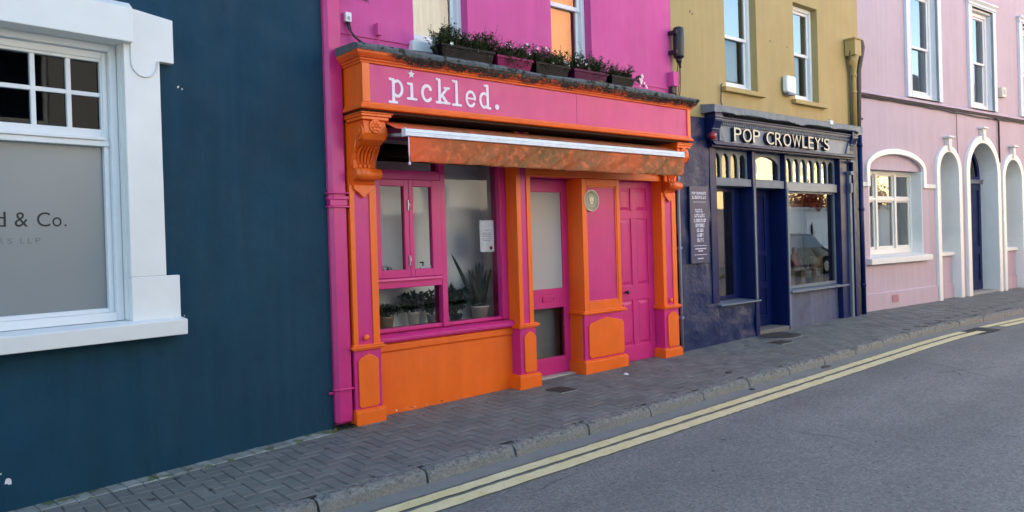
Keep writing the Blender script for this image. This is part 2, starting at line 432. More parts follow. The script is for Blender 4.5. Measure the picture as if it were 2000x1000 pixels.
# kerb stones
g = G(); rnd = random.Random(3)
k = 0; x = -.25 - .82 * 16
while x < 30:
    x1 = x + .82 - .02; n = 16; prof = [(0.0, -.3), (0.0, -.085), (.004, -.03), (.022, -.006), (.05, .002), (.135, .0)]
    rings = []
    for i in range(n + 1):
        xx = x + (x1 - x) * i / n; ky = kerb_y(xx)
        end = min(i, n - i) / 2.0
        sag = -.012 * max(0, 1 - end) * rnd.uniform(.3, 1.4)
        rings.append([g.bm.verts.new((xx, ky + p[0] + rnd.uniform(-.004, .004) - sag * .6 * (q > 1), slope(xx) + p[1] + (rnd.uniform(-.005, .004) + sag if q > 1 else 0))) for q, p in enumerate(prof)])
    for a, b_ in zip(rings, rings[1:]):
        for q in range(len(prof) - 1): g.bm.faces.new([a[q], b_[q], b_[q + 1], a[q + 1]])
    g.bm.faces.new(rings[0]); g.bm.faces.new(rings[-1][::-1])
    x += .82
bmesh.ops.recalc_face_normals(g.bm, faces=g.bm.faces[:])
struct(build('kerb', g, 'kerb'))

# herringbone pavers, each a chamfered block
def paver(g, cx, cy, lx, ly, rnd, lift=0.0, rot=0.0):
    dz = rnd.uniform(-.0018, .0018) + lift; gp = .0022; ch = .005
    z = slope(cx) + dz; tl = rnd.uniform(-.0014, .0014)
    hx, hy = lx / 2 - gp, ly / 2 - gp
    def P(u, v, zz):
        return (cx + u * cos(rot) - v * sin(rot), cy + u * sin(rot) + v * cos(rot), z + zz + tl * (u / lx + v / ly) + .012 * u * (1 if cx < 10 else 0))
    B = [g.bm.verts.new(P(sx * hx, sy * hy, -.03)) for sx, sy in ((-1, -1), (1, -1), (1, 1), (-1, 1))]
    Md = [g.bm.verts.new(P(sx * hx, sy * hy, -.005)) for sx, sy in ((-1, -1), (1, -1), (1, 1), (-1, 1))]
    T = [g.bm.verts.new(P(sx * (hx - ch), sy * (hy - ch), 0)) for sx, sy in ((-1, -1), (1, -1), (1, 1), (-1, 1))]
    for a, b_ in ((B, Md), (Md, T)):
        for i in range(4): g.bm.faces.new([a[i], a[(i + 1) % 4], b_[(i + 1) % 4], b_[i]])
    g.bm.faces.new(T)
g = G(); W_ = .1; rnd = random.Random(11)
for i in range(-52, 260):
    for j in range(0, 20):
        x = i * W_; y = -1.652 + j * W_
        lim = kerb_y(x + .05, .138)
        d = (i - j) % 4
        if d == 0: c, s_ = (x + W_, y + W_ / 2), (2 * W_, W_)
        elif d == 3: c, s_ = (x + W_ / 2, y + W_), (W_, 2 * W_)
        else: continue
        if c[1] - s_[1] / 2 < lim - .02: 
            if c[1] < lim: continue
        paver(g, c[0], c[1], s_[0], s_[1], rnd)
for i in range(-52, 260):     # cut halves along the kerb
    x = i * W_
    if (i - 0) % 4 == 2 and x < 8.2: paver(g, x + W_ / 2, -1.652 + W_ / 2, W_, W_, rnd)
    y = -1.652
    if x > 8.2:
        lim = kerb_y(x + .05, .138); jj = -1
        while y + jj * W_ > lim - .02: paver(g, x + W_ / 2, y + jj * W_ + W_ / 2, W_, W_, rnd); jj -= 1
struct(build('pavement', g, 'paver'))
g = G()
for i in range(1, 52):        # soldier course at the foot of the blue house
    s_ = -.05 - i * .104; a = R(6.8); wx = -.16 + s_ * cos(a) + .075 * sin(a); wy = -.22 + s_ * sin(a) - .075 * cos(a)
    paver(g, wx, wy, .104, .15, rnd, .007, a)
struct(build('edge_course', g, 'paver_pale'))

# ------------------------------------------------------------------ houses
def shell(root, s0, s1, y0, h, depth=8.0, floor_z=3.3, ridge=2.4, mat='mustard', front_t=.3):
    """rear and party walls, floors and pitched slate roof of one terraced house"""
    g = G(); yb = y0 + depth
    g.box(s0 + .002, s0 + .2, y0 + front_t, yb, -.3, h - .01); g.box(s1 - .2, s1 - .002, y0 + front_t, yb, -.3, h - .01)
    g.box(s0 + .2, s1 - .2, yb - .2, yb, -.3, h - .01)
    build('room_walls', g, 'inside', root)
    g = G(); g.box(s0 + .2, s1 - .2, y0 + front_t, yb - .2, floor_z - .12, floor_z + .12); g.box(s0 + .2, s1 - .2, y0 + front_t, yb - .2, -.2, .02 + slope((root.location.x))); g.box(s0 + .2, s1 - .2, y0 + front_t, yb - .2, h - .2, h - .05)
    build('floors', g, 'inside_dark', root)
    g = G(); ym = (y0 + yb) / 2
    g.prism([(y0 - .25, h), (y0 - .25, h + .06), (ym, h + ridge + .12), (yb + .25, h + .06), (yb + .25, h), (ym, h + ridge)], s0, s1, 'x')
    g.prism([(y0, h - .008), (ym, h + ridge - .02), (yb, h - .008)], s0 + .01, s0 + .2, 'x'); g.prism([(y0, h - .008), (ym, h + ridge - .02), (yb, h - .008)], s1 - .2, s1 - .01, 'x')
    rf = build('roof', g, 'slateroof', root)
    g = G(); g.box(s1 - .75, s1 - .05, ym - .45, ym + .45, h + ridge - .5, h + ridge + 1.1)
    for k in range(3): g.cone((s1 - .4, ym - .28 + .28 * k, h + ridge + 1.1), (s1 - .4, ym - .28 + .28 * k, h + ridge + 1.5), .09, .075)
    build('chimney', g, mat, rf)

def sash(parent, s0, s1, z0, z1, zm, yf, fr='pvc', fw=.055, gl='glass_sky', blind=None, gl2=None):
    """two-light sash window; frame with two panes and whatever hangs behind"""
    g = G(); frame(g, s0, s1, z0, z1, fw, fw, fw * 1.2, fw, yf, yf + .09)
    a, b = s0 + fw, s1 - fw
    frame(g, a, b, zm - .02, z1 - fw, .045, .045, .05, .045, yf + .025, yf + .065)
    frame(g, a, b, z0 + fw * 1.2, zm + .03, .045, .045, .06, .045, yf + .05, yf + .088)
    w_ = build('window', g, fr, parent, .004)
    g = G(); g.box(a + .045, b - .045, yf + .042, yf + .046, zm + .03, z1 - fw - .045)
    build('pane', g, gl, w_)
    g = G(); g.box(a + .045, b - .045, yf + .066, yf + .07, z0 + fw * 1.2 + .06, zm - .015)
    build('pane', g, gl2 or gl, w_)
    if blind:
        g = G(); n = 40
        pts = []
        for k in range(n + 1):
            x = a + (b - a) * k / n; pts.append((x, yf + .19 + .018 * sin(k * 1.1) * (blind == 'curtain')))
        g.prism(pts + [(p[0], p[1] + .004) for p in pts[::-1]], z0, z1, 'z')
        build('curtain' if blind == 'curtain' else 'blind', g, blind, w_)
    return w_

# ============ dark blue house
BL = thing('blue_house', 'dark blue rendered house with a big white framed office window', 'house', (-.16, -.22, 0), R(6.8))
g = G()
g.sheet_holes(rect(-9.5, -.018, -.4, 8.4), [rect(-3.62, -1.66, 1.08, 3.06), rect(-7.6, -5.7, 1.08, 3.06), rect(-3.3, -2.2, 4.4, 6.3), rect(-7.0, -5.9, 4.4, 6.3)], 0, .3)
build('wall', g, 'blue_wall', BL)
shell(BL, -9.5, -.018, 0, 8.4, mat='blue_wall', floor_z=3.5)
def blue_window(o):
    g = G()                                # white plaster surround
    g.prism([(-1.664 + o, 1.41), (-1.42 + o, 1.41), (-1.42 + o, 2.955), (-1.317 + o, 2.955), (-1.317 + o, 3.272), (-1.60 + o, 3.305), (-1.664 + o, 3.305)], -.055, .12)
    g.prism([(-3.616 + o, 1.41), (-3.86 + o, 1.41), (-3.86 + o, 2.955), (-3.963 + o, 2.955), (-3.963 + o, 3.272), (-3.68 + o, 3.305), (-3.616 + o, 3.305)], -.055, .12)
    for a, b_ in ((-1.664, -1.328), (-3.952, -3.616)): g.box(a + o, b_ + o, -.06, .12, 1.10, 1.4095)
    g.prism([(-.115, 3.05), (-.115, 3.29), (-.06, 3.335), (.0, 3.335), (.118, 3.05)], -3.66 + o, -1.617 + o, 'x')
    g.box(-1.672 + o, -1.6605 + o, .0, .29, 1.107, 3.05); g.box(-3.6195 + o, -3.608 + o, .0, .29, 1.107, 3.05)
    sr = build('window_surround', g, 'white', BL, .006)
    g = G()
    for sgn, ox in ((1, -1.5), (-1, -3.78)):
        pts = [(ox + o - sgn * .118, -.06, 3.2 - .25 * t) for t in (0, .5, 1)] + [(ox + o + x * sgn, -.06, z) for x, z in arc(-.03, 2.93, .088, .10, 180, 345, 12)]
        pts += [(ox + o + sgn * .06, -.06, 2.945), (ox + o + sgn * .078, -.06, 2.958)]
        g.tube(pts, .006, 5)
    build('scroll_line', g, 'white_old', sr)
    g = G(); g.prism([(-.145, .98), (-.15, 1.09), (-.06, 1.102), (.2, 1.106), (.2, .985), (0, .98)], -3.96 + o, -1.318 + o, 'x'); build('window_sill', g, 'white', BL, .006)
    a, b_ = -3.606 + o, -1.674 + o
    g = G(); frame(g, a, b_, 1.107, 3.05, .05, .05, .06, .05, .06, .24)
    frame(g, a + .05, b_ - .05, 1.167, 3.0, .035, .035, .03, .05, .10, .22)
    g.box(a + .05, b_ - .05, .085, .215, 2.335, 2.375); g.box(a + .085, b_ - .085, .07, .225, 2.375, 2.40)
    w_ = build('window', g, 'pvc', BL, .005)
    g = G()
    frame(g, a + .06, b_ - .06, 2.40, 2.97, .035, .035, .055, .04, .11, .18)
    n = 8; x0, x1 = a + .095, b_ - .095
    xs = [-1.765 + o - .195 * k - .022 * k for k in range(9)]
    for k in range(1, 9):
        c = -1.752 + o - .2135 * k
        if c > x0: g.box(c - .015, c + .015, .115, .175, 2.455, 2.93)
    g.box(x0, x1, .118, .172, 2.683, 2.713)
    build('glazing_bars', g, 'pvc', w_, .003)
    g = G(); g.box(x0, x1, .143, .148, 2.44, 2.94); build('fanlight_pane', g, 'glass_dark', w_)
    g = G(); g.box(a, b_, .26, .27, 2.3, 3.04); build('blind', g, plain('dark panel for unlit room', (34, 40, 52), .8), w_)  # dark panel added so the fanlight shows an unlit room
    g = G(); g.box(a + .07, b_ - .07, .14, .15, 1.18, 2.345); pn = build('frosted_pane', g, 'film', w_)
    return pn
pane = blue_window(0.0)
blue_window(-3.98)
for t_, a, b_, z0, z1 in (('d', -2.412, -2.352, 1.777, 1.874), ('&', -2.304, -2.228, 1.776, 1.872), ('C', -2.176, -2.098, 1.776, 1.873), ('o', -2.086, -2.030, 1.776, 1.84), ('.', -2.014, -2.0, 1.777, 1.79)): build('letter', text_g(t_, a, b_, z0, z1, .1395, .001, 1.05), 'ink', pane)
for t_, a, b_ in (('R', -2.396, -2.368), ('S', -2.348, -2.320), ('L', -2.276, -2.252), ('L', -2.232, -2.208), ('P', -2.188, -2.160)): build('letter', text_g(t_, a, b_, 1.665, 1.702, .1395, .001, 1.5), 'greyink', pane)
for s_ in (-3.3, -7.0):
    sash(BL, s_ + .02, s_ + 1.08, 4.42, 6.28, 5.3, .12, blind='curtain')
    g = G(); g.box(s_ - .1, s_ + 1.2, -.09, .15, 4.28, 4.4); build('window_sill', g, 'white', BL, .006)
rnd = random.Random(5)
g = G()
def chip(g, s_, z, r):
    pts = []
    for k in range(9):
        a = 2 * pi * k / 9; rr = r * rnd.uniform(.45, 1.15); pts.append((s_ + rr * cos(a) * .8, z + rr * sin(a)))
    g.prism(pts, -.0018, .001)
for s_, z, r in ((-2.42, .16, .024), (-2.46, .22, .009), (-1.27, 2.80, .012), (-1.24, 2.79, .007), (-1.28, 1.10, .005), (-1.27, 1.04, .004)): chip(g, s_, z, r)
build('paint_chips', g, 'white_old', BL)

# ============ pink and orange shop house
PK = thing('pink_shop_house', 'bright pink house with an orange and pink shopfront at street level', 'house')
S0, S1, YW = -.158, 4.738, -.2
g = G()
g.sheet_holes(rect(S0, S1, 2.6, 8.6), [rect(.785, 1.436, 3.5, 5.15), rect(2.60, 3.246, 3.5, 5.15)], YW, YW + .3)
g.box(S0, -.002, YW, YW + .3, -.3, 2.6); g.box(4.63, S1, YW, YW + .3, -.3, 2.6)
g.box(S0, S1, YW - .012, YW, 3.462, 3.492)
build('wall', g, 'pink_wall', PK)
shell(PK, S0, S1, YW, 8.6, mat='pink_wall', floor_z=3.18)
sash(PK, .787, 1.434, 3.505, 5.145, 4.25, YW + .10, blind='curtain', gl='glass_clear')
sash(PK, 2.602, 3.244, 3.505, 5.145, 4.25, YW + .10, blind='peach', gl='glass_clear')
for a, b_ in ((.785, 1.436), (2.60, 3.246)):
    g = G(); g.box(a - .06, b_ + .06, YW - .07, YW + .13, 3.4, 3.497); build('window_sill', g, 'white', PK, .005)

# fascia board and cornice
FX0, FX1, FY = 0.0, 4.572, -.58
g = G(); g.box(FX0 + .002, FX1 - .002, FY + .03, YW + .0, 2.80, 3.13); fb = build('fascia', g, 'pink', PK)
g = G(); g.box(FX0 + .07, 2.574, FY, FY + .03, 2.802, 3.128); g.box(2.578, FX1 - .06, FY + .001, FY + .03, 2.802, 3.128)
build('sign_board', g, 'pink', fb, .002)
g = G()
g.box(FX0 - .003, FX0 + .07, FY - .012, FY + .06, 2.80, 3.13); g.box(FX1 - .06, FX1 + .003, FY - .012, FY + .06, 2.80, 3.13)
g.box(FX0 - .004, FX0 + .004, FY + .06, YW, 2.80, 3.13); g.box(FX1 - .004, FX1 + .004, FY + .06, YW, 2.80, 3.13)
prof = [(0, 2.752), (.03, 2.752), (.034, 2.765), (.012, 2.79), (.006, 2.803), (0, 2.803)]
def round_mould(g, prof, x0, x1, yf, yb):
    """moulding that runs along the front and returns along both ends; prof = (outstand, z)"""
    rings = []
    for (cx, cy, ex, ey) in ((x0, yb, -1, 0), (x0, yf, -1, -1), (x1, yf, 1, -1), (x1, yb, 1, 0)):
        rings.append([g.bm.verts.new((cx + ex * p, cy + ey * p, z)) for p, z in prof])
    fs = []
    for a, b_ in zip(rings, rings[1:]):
        for k in range(len(prof)):
            kk = (k + 1) % len(prof); fs.append(g.bm.faces.new([a[k], b_[k], b_[kk], a[kk]]))
    fs.append(g.bm.faces.new(rings[0])); fs.append(g.bm.faces.new(rings[-1][::-1]))
    bmesh.ops.recalc_face_normals(g.bm, faces=fs)
round_mould(g, [(-.05, 2.74), (.030, 2.742), (.036, 2.758), (.014, 2.785), (.006, 2.803), (-.05, 2.803)], FX0, FX1, FY, YW)
build('fascia_trim', g, 'orange', fb, .003)

# lettering, drawn as painted strokes
def letters(g, y, th):
    base, xh, s_, sf = 2.862, .142, .0285, .022
    def st(pts, w=s_): g.bar2(pts, w, y, th)
    def serif(x, z, half=.034): g.bar2([(x - half, z), (x + half, z)], sf, y, th)
    def bowl(cx, cz, rx, rz, a0, a1, w=.025): g.bar2(arc(cx, cz, rx, rz, a0, a1, 18), w, y, th)
    z1 = base + xh
    # p
    x = .305; st([(x, 2.826), (x, z1 + .012)]); serif(x - .004, 2.822, .036); g.bar2([(x - .034, z1 + .018), (x, z1 + .012)], sf, y, th)
    bowl(x + .040, base + .082, .048, .067, 128, -140)
    # i with a star
    x = .493; st([(x, base + .01), (x, z1 - .008)]); serif(x + .002, base + .006, .044); g.bar2([(x - .038, z1 - .004), (x, z1 - .006)], sf, y, th)
    sp = []
    for k in range(10):
        a = pi / 2 + k * pi / 5; r = (.038 if k % 2 == 0 else .017); sp.append((x + r * cos(a), 3.085 + r * sin(a)))
    g.prism(sp, y - th - .003, y)
    # c
    bowl(.655, base + .072, .050, .068, 48, 318, .027); g.cone((.690, y, base + .112), (.690, y - th - .002, base + .112), .017)
    # k
    x = .792; st([(x, base + .006), (x, 3.07)]); serif(x - .002, base + .003, .032); g.bar2([(x - .028, 3.076), (x, 3.07)], sf, y, th)
    st([(x + .004, base + .05), (x + .082, z1 - .008)], .022); st([(x + .028, base + .07), (x + .078, base + .008)], .028); serif(x + .078, base + .003, .03); g.bar2([(x + .056, z1 - .002), (x + .108, z1 - .002)], .02, y, th)
    # l
    x = .985; st([(x, base), (x, 3.075)]); serif(x, base - .002, .047); g.bar2([(x - .04, 3.078), (x, 3.075)], sf, y, th)
    # e
    bowl(1.150, base + .07, .049, .068, 0, 322, .025); st([(1.104, base + .074), (1.198, base + .074)], .017)
    # d
    x = 1.355; st([(x, base + .006), (x, 3.075)]); g.bar2([(x - .034, 3.078), (x, 3.075)], sf, y, th); g.bar2([(x, base + .004), (x + .03, base + .001)], sf, y, th)
    bowl(x - .042, base + .072, .048, .067, 50, 318)
    # full stop
    g.cone((1.468, y, base + .022), (1.468, y - th - .003, base + .022), .026, n=18)
g = G(); letters(g, FY - .0005, .004); build('lettering', g, 'sign_white', fb)

# cornice: orange mouldings under a mossy stone slab
def cornicemat():
    m, nt, b = new_mat('orange paint under moss')
    c = mix(nt, ramp(nt, noise(nt, 4, 5), .3, .7), lin((226, 90, 22)), lin((240, 108, 36)))
    tc = nd(nt, 'ShaderNodeTexCoord'); sx = nd(nt, 'ShaderNodeSeparateXYZ'); nt.links.new(tc.outputs['Object'], sx.inputs[0])
    zr = ramp(nt, sx.outputs[2], 0, 1)
    mp = nd(nt, 'ShaderNodeMapRange'); mp.inputs[1].default_value = 3.135; mp.inputs[2].default_value = 3.205; nt.links.new(sx.outputs[2], mp.inputs[0])
    xr = nd(nt, 'ShaderNodeMapRange'); xr.inputs[1].default_value = .12; xr.inputs[2].default_value = .42; nt.links.new(sx.outputs[0], xr.inputs[0])
    n1 = ramp(nt, noise(nt, 2.6, 3, .5, (1, 1, .3)), .42, .54)
    n2 = ramp(nt, noise(nt, 26, 5, .8), .36, .54)
    def mul(a, b_):
        k = nd(nt, 'ShaderNodeMath', operation='MULTIPLY'); nt.links.new(a, k.inputs[0]); nt.links.new(b_, k.inputs[1]); return k.outputs[0]
    lump = nd(nt, 'ShaderNodeMath', operation='MULTIPLY_ADD'); nt.links.new(n1, lump.inputs[0]); lump.inputs[1].default_value = .65; lump.inputs[2].default_value = .42
    msk = mul(mul(mp.outputs[0], xr.outputs[0]), mul(n2, lump.outputs[0]))
    msk = ramp(nt, msk, .14, .3)
    c = mix(nt, msk, c, mix(nt, ramp(nt, noise(nt, 40, 3), .4, .6), lin((34, 30, 28)), lin((66, 58, 48))))
    nt.links.new(c, b.inputs['Base Color'])
    b.inputs['Roughness'].default_value = .55
    bp = nd(nt, 'ShaderNodeBump'); bp.inputs['Strength'].default_value = .8; bp.inputs['Distance'].default_value = .012
    nt.links.new(mul(msk, noise(nt, 60, 4, .7)), bp.inputs['Height']); nt.links.new(bp.outputs[0], b.inputs['Normal'])
    return m
M['cornice'] = cornicemat()
g = G()
round_mould(g, [(-.05, 3.129), (.014, 3.131), (.018, 3.148), (.03, 3.152), (.034, 3.166), (.05, 3.172), (.075, 3.2), (.08, 3.222), (-.05, 3.222)], FX0, FX1, FY, YW)
cor = build('cornice', g, 'cornice', PK)
g = G(); rnd = random.Random(21); n = 150; rows = []
for i in range(n + 1):
    x = FX0 - .085 + (FX1 - FX0 + .17) * i / n
    wv = .012 * sin(x * 2.1 + .6) + .007 * sin(x * 5.3) + rnd.uniform(-.004, .004); ov = .006 * sin(x * 3.7) + rnd.uniform(-.006, .006)
    rows.append([g.bm.verts.new(p) for p in ((x, YW, 3.2225), (x, FY - .088 + ov, 3.2215 + rnd.uniform(-.004, .004)), (x, FY - .097 + ov, 3.245 + wv * .4), (x, FY - .086 + ov, 3.268 + wv * .6), (x, FY - .03, 3.283 + wv * .5), (x, YW, 3.30))])
for a, b_ in zip(rows, rows[1:]):
    for k in range(6): g.bm.faces.new([a[k], b_[k], b_[(k + 1) % 6], a[(k + 1) % 6]])
g.bm.faces.new(rows[0]); g.bm.faces.new(rows[-1][::-1]); bmesh.ops.recalc_face_normals(g.bm, faces=g.bm.faces[:])
build('stone_capping', g, 'stone', PK)
g = G(); rnd = random.Random(8)                       # moss and seedlings hanging off the slab edge
for i in range(1500):
    x = rnd.uniform(.25, FX1); 
    if sin(x * 3.1) + sin(x * 1.7 + 1) < rnd.uniform(-1.6, .9): continue
    z = 3.219 - abs(rnd.gauss(0, .022)); o_ = max(0, (z - 3.17)) * .9 + .055
    g.leaf((x, FY - min(o_, .085), z), (rnd.uniform(-1, 1), rnd.uniform(-1, 0), rnd.uniform(-1.2, .4)), rnd.uniform(.012, .028), rnd.uniform(.006, .012))
struct(build('moss', g, leafmat('dark moss', (30, 28, 24), (62, 58, 40), .9), cor), 'stuff')
g = G()
for cx in (2.86, 2.98, 3.42, 3.47, 1.75, 1.1):
    for k in range(14):
        g.leaf((cx + rnd.uniform(-.03, .03), FY - .09 + rnd.uniform(0, .02), 3.255), (rnd.uniform(-1, 1), rnd.uniform(-1, .2), rnd.uniform(-.3, .9)), rnd.uniform(.02, .05) if cx > 2 else .02, .012)
struct(build('weeds', g, 'weed', cor), 'stuff')
# soffit board beneath the fascia, its shade put into the dark colour
g = G(); g.box(.0, 4.57, FY + .02, YW, 2.72, 2.738); build('soffit', g, plain('soffit darkened for shade', (60, 40, 34), .8), PK)

# pilasters ------------------------------------------------------
def notched(x0, x1, z0, z1, peak, n=.018):
    """outline of the raised panel: notched corners and a peaked top"""
    c = (x0 + x1) / 2
    return [(x0 + n, z0), (x1 - n, z0), (x1 - n * .6, z0 + n * .6), (x1, z0 + n), (x1, z1 - n), (x1 - n * .8, z1 - n * .5), (x1 - n, z1), (c + (x1 - c) * .45, z1 + peak * .55), (c, z1 + peak), (c - (c - x0) * .45, z1 + peak * .55), (x0 + n, z1), (x0 + n * .8, z1 - n * .5), (x0, z1 - n), (x0, z0 + n), (x0 + n * .6, z0 + n * .6)]
def pilaster(x0, x1, yf, yb, shaft, border, top, ped, plinth, zb=0.0, knob=True, point=True, pedm='pink', retm='orange', panel=None):
    """orange framed pink shaft over a pedestal: x0..x1 front width, yf front, yb back plane"""
    a, b_ = shaft
    g = G(); g.box(a, b_, yf + .02, yb, .70, top)                     # core
    p = build('pilaster', g, retm, PK, .003)
    g = G(); g.box(a + border[0], b_ - border[1], yf + .012, yf + .02, .70, top); build('shaft_panel', g, 'pink', p)
    g = G()
    g.box(a - .001, a + border[0], yf, yf + .0199, .70, top); g.box(b_ - border[1], b_ + .001, yf, yf + .0199, .70, top)
    if point:
        m_ = (a + border[0] + b_ - border[1]) / 2; l_, r_ = a + border[0], b_ - border[1]
        g.prism([(l_, top), (l_, top - .10)] + [(l_ + (m_ - l_) * t, top - .10 + .055 * sin(pi * t * .85) - .05 * t * t) for t in (.2, .4, .6, .8)] + [(m_, top - .125)] + [(r_ - (r_ - m_) * t, top - .10 + .055 * sin(pi * t * .85) - .05 * t * t) for t in (.8, .6, .4, .2)] + [(r_, top - .10), (r_, top)], yf + .002, yf + .0115)
    build('shaft_border', g, 'orange', p, .003)
    g = G(); g.box(ped[0], ped[1], yf + .004, yb, plinth[2], .655); pe = build('pedestal', g, pedm if not isinstance(pedm, tuple) else pedm[0], p, .004)
    pw = panel or (ped[0] + .045, ped[1] - .045)
    g = G(); g.prism(notched(pw[0], pw[1], plinth[2] + .03, .58, .04), yf - .012, yf + .004); build('pedestal_panel', g, 'orange', p, .004)
    g = G()
    for q, (d_, za, zb_) in enumerate(((.016, .656, .672), (.034, .672, .69), (.02, .69, .704))):
        g.box(ped[0] - d_, ped[1] + d_, yf - d_, yb, za + .0005 * q, zb_)
    build('ledge', g, 'orange', p, .004)
    g = G(); g.box(plinth[0], plinth[1], yf - .028, yb, -.25, plinth[2]); g.prism([(yf - .028, plinth[2] + .0005), (yf + .003, plinth[2] + .018), (yb, plinth[2] + .018), (yb, plinth[2] + .0005)], plinth[0] + .004, plinth[1] - .004, 'x')
    build('plinth', g, 'orange', p, .004)
    if knob:
        c = (a + border[0] + b_ - border[1]) / 2
        g = G(); g.cone((c, yf + .012, .765), (c, yf - .008, .765), .018, .022); g.ball((c, yf - .008, .765), .028, 1, .6, 1); build('knob', g, 'orange', p)
    return p
PF = -.30
pl = pilaster(0, .27, PF, YW + .1, (0.0, .262), (.045, .068), 2.12, (-.002, .268), (-.012, .285, .118), panel=(.032, .232))
pm = pilaster(1.9, 2.15, PF, YW + .1, (1.93, 2.125), (.055, .055), 2.74, (1.925, 2.15), (1.885, 2.19, .155), knob=False, point=False, panel=(1.975, 2.14))
pr = pilaster(4.33, 4.6, PF, YW + .1, (4.33, 4.61), (.06, .085), 2.12, (4.33, 4.62), (4.295, 4.645, .145), panel=(4.385, 4.60))
g = G(); g.box(4.325, 4.3298, PF + .005, -.12, .70, 2.3); build('return_board', g, 'orange', pr)

# wide centre pilaster between the two doors
CY_ = -.27
g = G(); g.box(2.935, 3.575, CY_ + .03, .1, .70, 2.26); pc = build('pilaster', g, 'orange', PK, .003)
g = G(); g.box(3.0, 3.52, CY_ + .018, CY_ + .0299, .84, 2.18); build('shaft_panel', g, 'pink', pc)
g = G(); frame(g, 2.936, 3.574, .74, 2.258, .066, .056, .10, .078, CY_, CY_ + .0298)
frame(g, 3.0025, 3.5175, .8405, 2.18, .018, .018, .018, .018, CY_ + .008, CY_ + .0179); build('shaft_border', g, 'orange', pc, .004)
g = G(); g.box(2.932, 3.60, CY_ + .012, CY_ + .05, .16, .70); build('pedestal', g, 'pink', pc, .003)
g = G(); g.box(2.930, 3.598, CY_ + .05, .1, .16, .70); build('pedestal_return', g, 'orange', pc, .003)
g = G(); g.prism(notched(2.99, 3.585, .205, .60, .055, .024), CY_ - .006, CY_ + .0118); build('pedestal_panel', g, 'orange', pc, .004)
g = G()
for d_, za, zb_ in ((.012, .7005, .714), (.034, .714, .73), (.016, .73, .748)): g.box(2.932 - d_, 3.6 + d_, CY_ + .01 - d_, .1, za, zb_)
build('ledge', g, 'orange', pc, .004)
g = G(); g.box(2.90, 3.635, CY_ - .022, .1, -.25, .168); g.prism([(CY_ - .022, .1685), (CY_ + .011, .186), (.09, .186), (.09, .1685)], 2.904, 3.631, 'x'); build('plinth', g, 'orange', pc, .005)

# scroll brackets carrying the fascia
def bracket(x0, x1, parent):
    yb, c = YW, (x0 + x1) / 2
    prof = [(yb, 2.655), (-.535, 2.655), (-.552, 2.60), (-.55, 2.545), (-.52, 2.49), (-.46, 2.455), (-.40, 2.43), (-.362, 2.39), (-.345, 2.33), (-.342, 2.27), (-.36, 2.235), (-.40, 2.21), (-.385, 2.165), (-.335, 2.15), (-.31, 2.11), (-.302, 2.085), (yb, 2.085)]
    g = G(); g.prism(prof, x0 + .022, x1 - .022, 'x')
    b_ = build('bracket', g, 'orange', parent, .006)
    g = G()                                                     # cap mouldings below the fascia
    for d_, za, zb_ in ((.0, 2.656, 2.685), (.022, 2.685, 2.707), (.036, 2.707, 2.7195)): g.box(x0 - d_ * .5, x1 + d_, -.56 - d_ * .6, yb, za, zb_)
    build('bracket_cap', g, 'orange', b_, .005)
    for sx in (x0 + .02, x1 - .02):
        g = G(); o_ = -1 if sx < c else 1
        g.cone((sx, -.475, 2.555), (sx + o_ * .014, -.475, 2.555), .078, .07, 22)
        g.cone((sx + o_ * .014, -.475, 2.555), (sx + o_ * .024, -.475, 2.555), .042, .034, 18)
        g.cone((sx, -.375, 2.205), (sx + o_ * .012, -.375, 2.205), .05, .045, 18)
        g.cone((sx + o_ * .012, -.375, 2.205), (sx + o_ * .02, -.375, 2.205), .026, .02, 14)
        g.tube([(sx + o_ * .004, -.43, 2.50), (sx + o_ * .006, -.385, 2.42), (sx + o_ * .006, -.33, 2.34), (sx + o_ * .005, -.33, 2.26)], .012, 8)
        build('volute', g, 'orange', b_)
    g = G(); g.cone((x0 + .004, -.385, 2.205), (x1 - .004, -.385, 2.205), .048, n=20); g.cone((x0 + .05, -.386, 2.205), (x1 - .05, -.386, 2.205), .053, n=20); build('roll', g, 'orange', b_)
    g = G(); g.cone((c, -.546, 2.60), (c, -.566, 2.60), .062, .058, 22)          # rosette on the nose
    for k in range(6):
        a = k * pi / 3; g.ball((c + .032 * cos(a), -.567, 2.60 + .032 * sin(a)), .018, 1, .5, 1, 10)
    g.ball((c, -.568, 2.60), .015, 1, .6, 1, 10)
    build('rosette', g, 'orange', b_)
    g = G()                                                      # acanthus leaf down the throat
    for k in range(5):
        x = c + (k - 2) * .034; g.tube([(x, -.44, 2.436), (x, -.398, 2.418), (x + (k - 2) * .002, -.366, 2.375), (x - (k - 2) * .004, -.349, 2.31), (x - (k - 2) * .01, -.343, 2.262)], [.004, .010, .012, .010, .004], 8)
    for k in range(3):
        x = c + (k - 1) * .045; g.ball((x, -.357, 2.27), .017, 1, .7, 1.5, 10)
    build('carved_leaf', g, 'orange', b_)
    g = G(); g.prism([(c - .10, 2.115), (c + .10, 2.115), (c + .095, 2.075), (c + .05, 2.045), (c, 2.0), (c - .05, 2.045), (c - .095, 2.075)], PF - .022, PF + .002); build('drop', g, 'orange', b_, .005)
bracket(0.0, .262, pl); bracket(4.335, 4.6, pr)
g = G(); g.box(.0, .262, PF + .02, YW + .1, 2.1205, 2.72); g.box(4.33, 4.61, PF + .02, YW + .1, 2.1205, 2.72); build('bracket_backing', g, 'orange', PK)

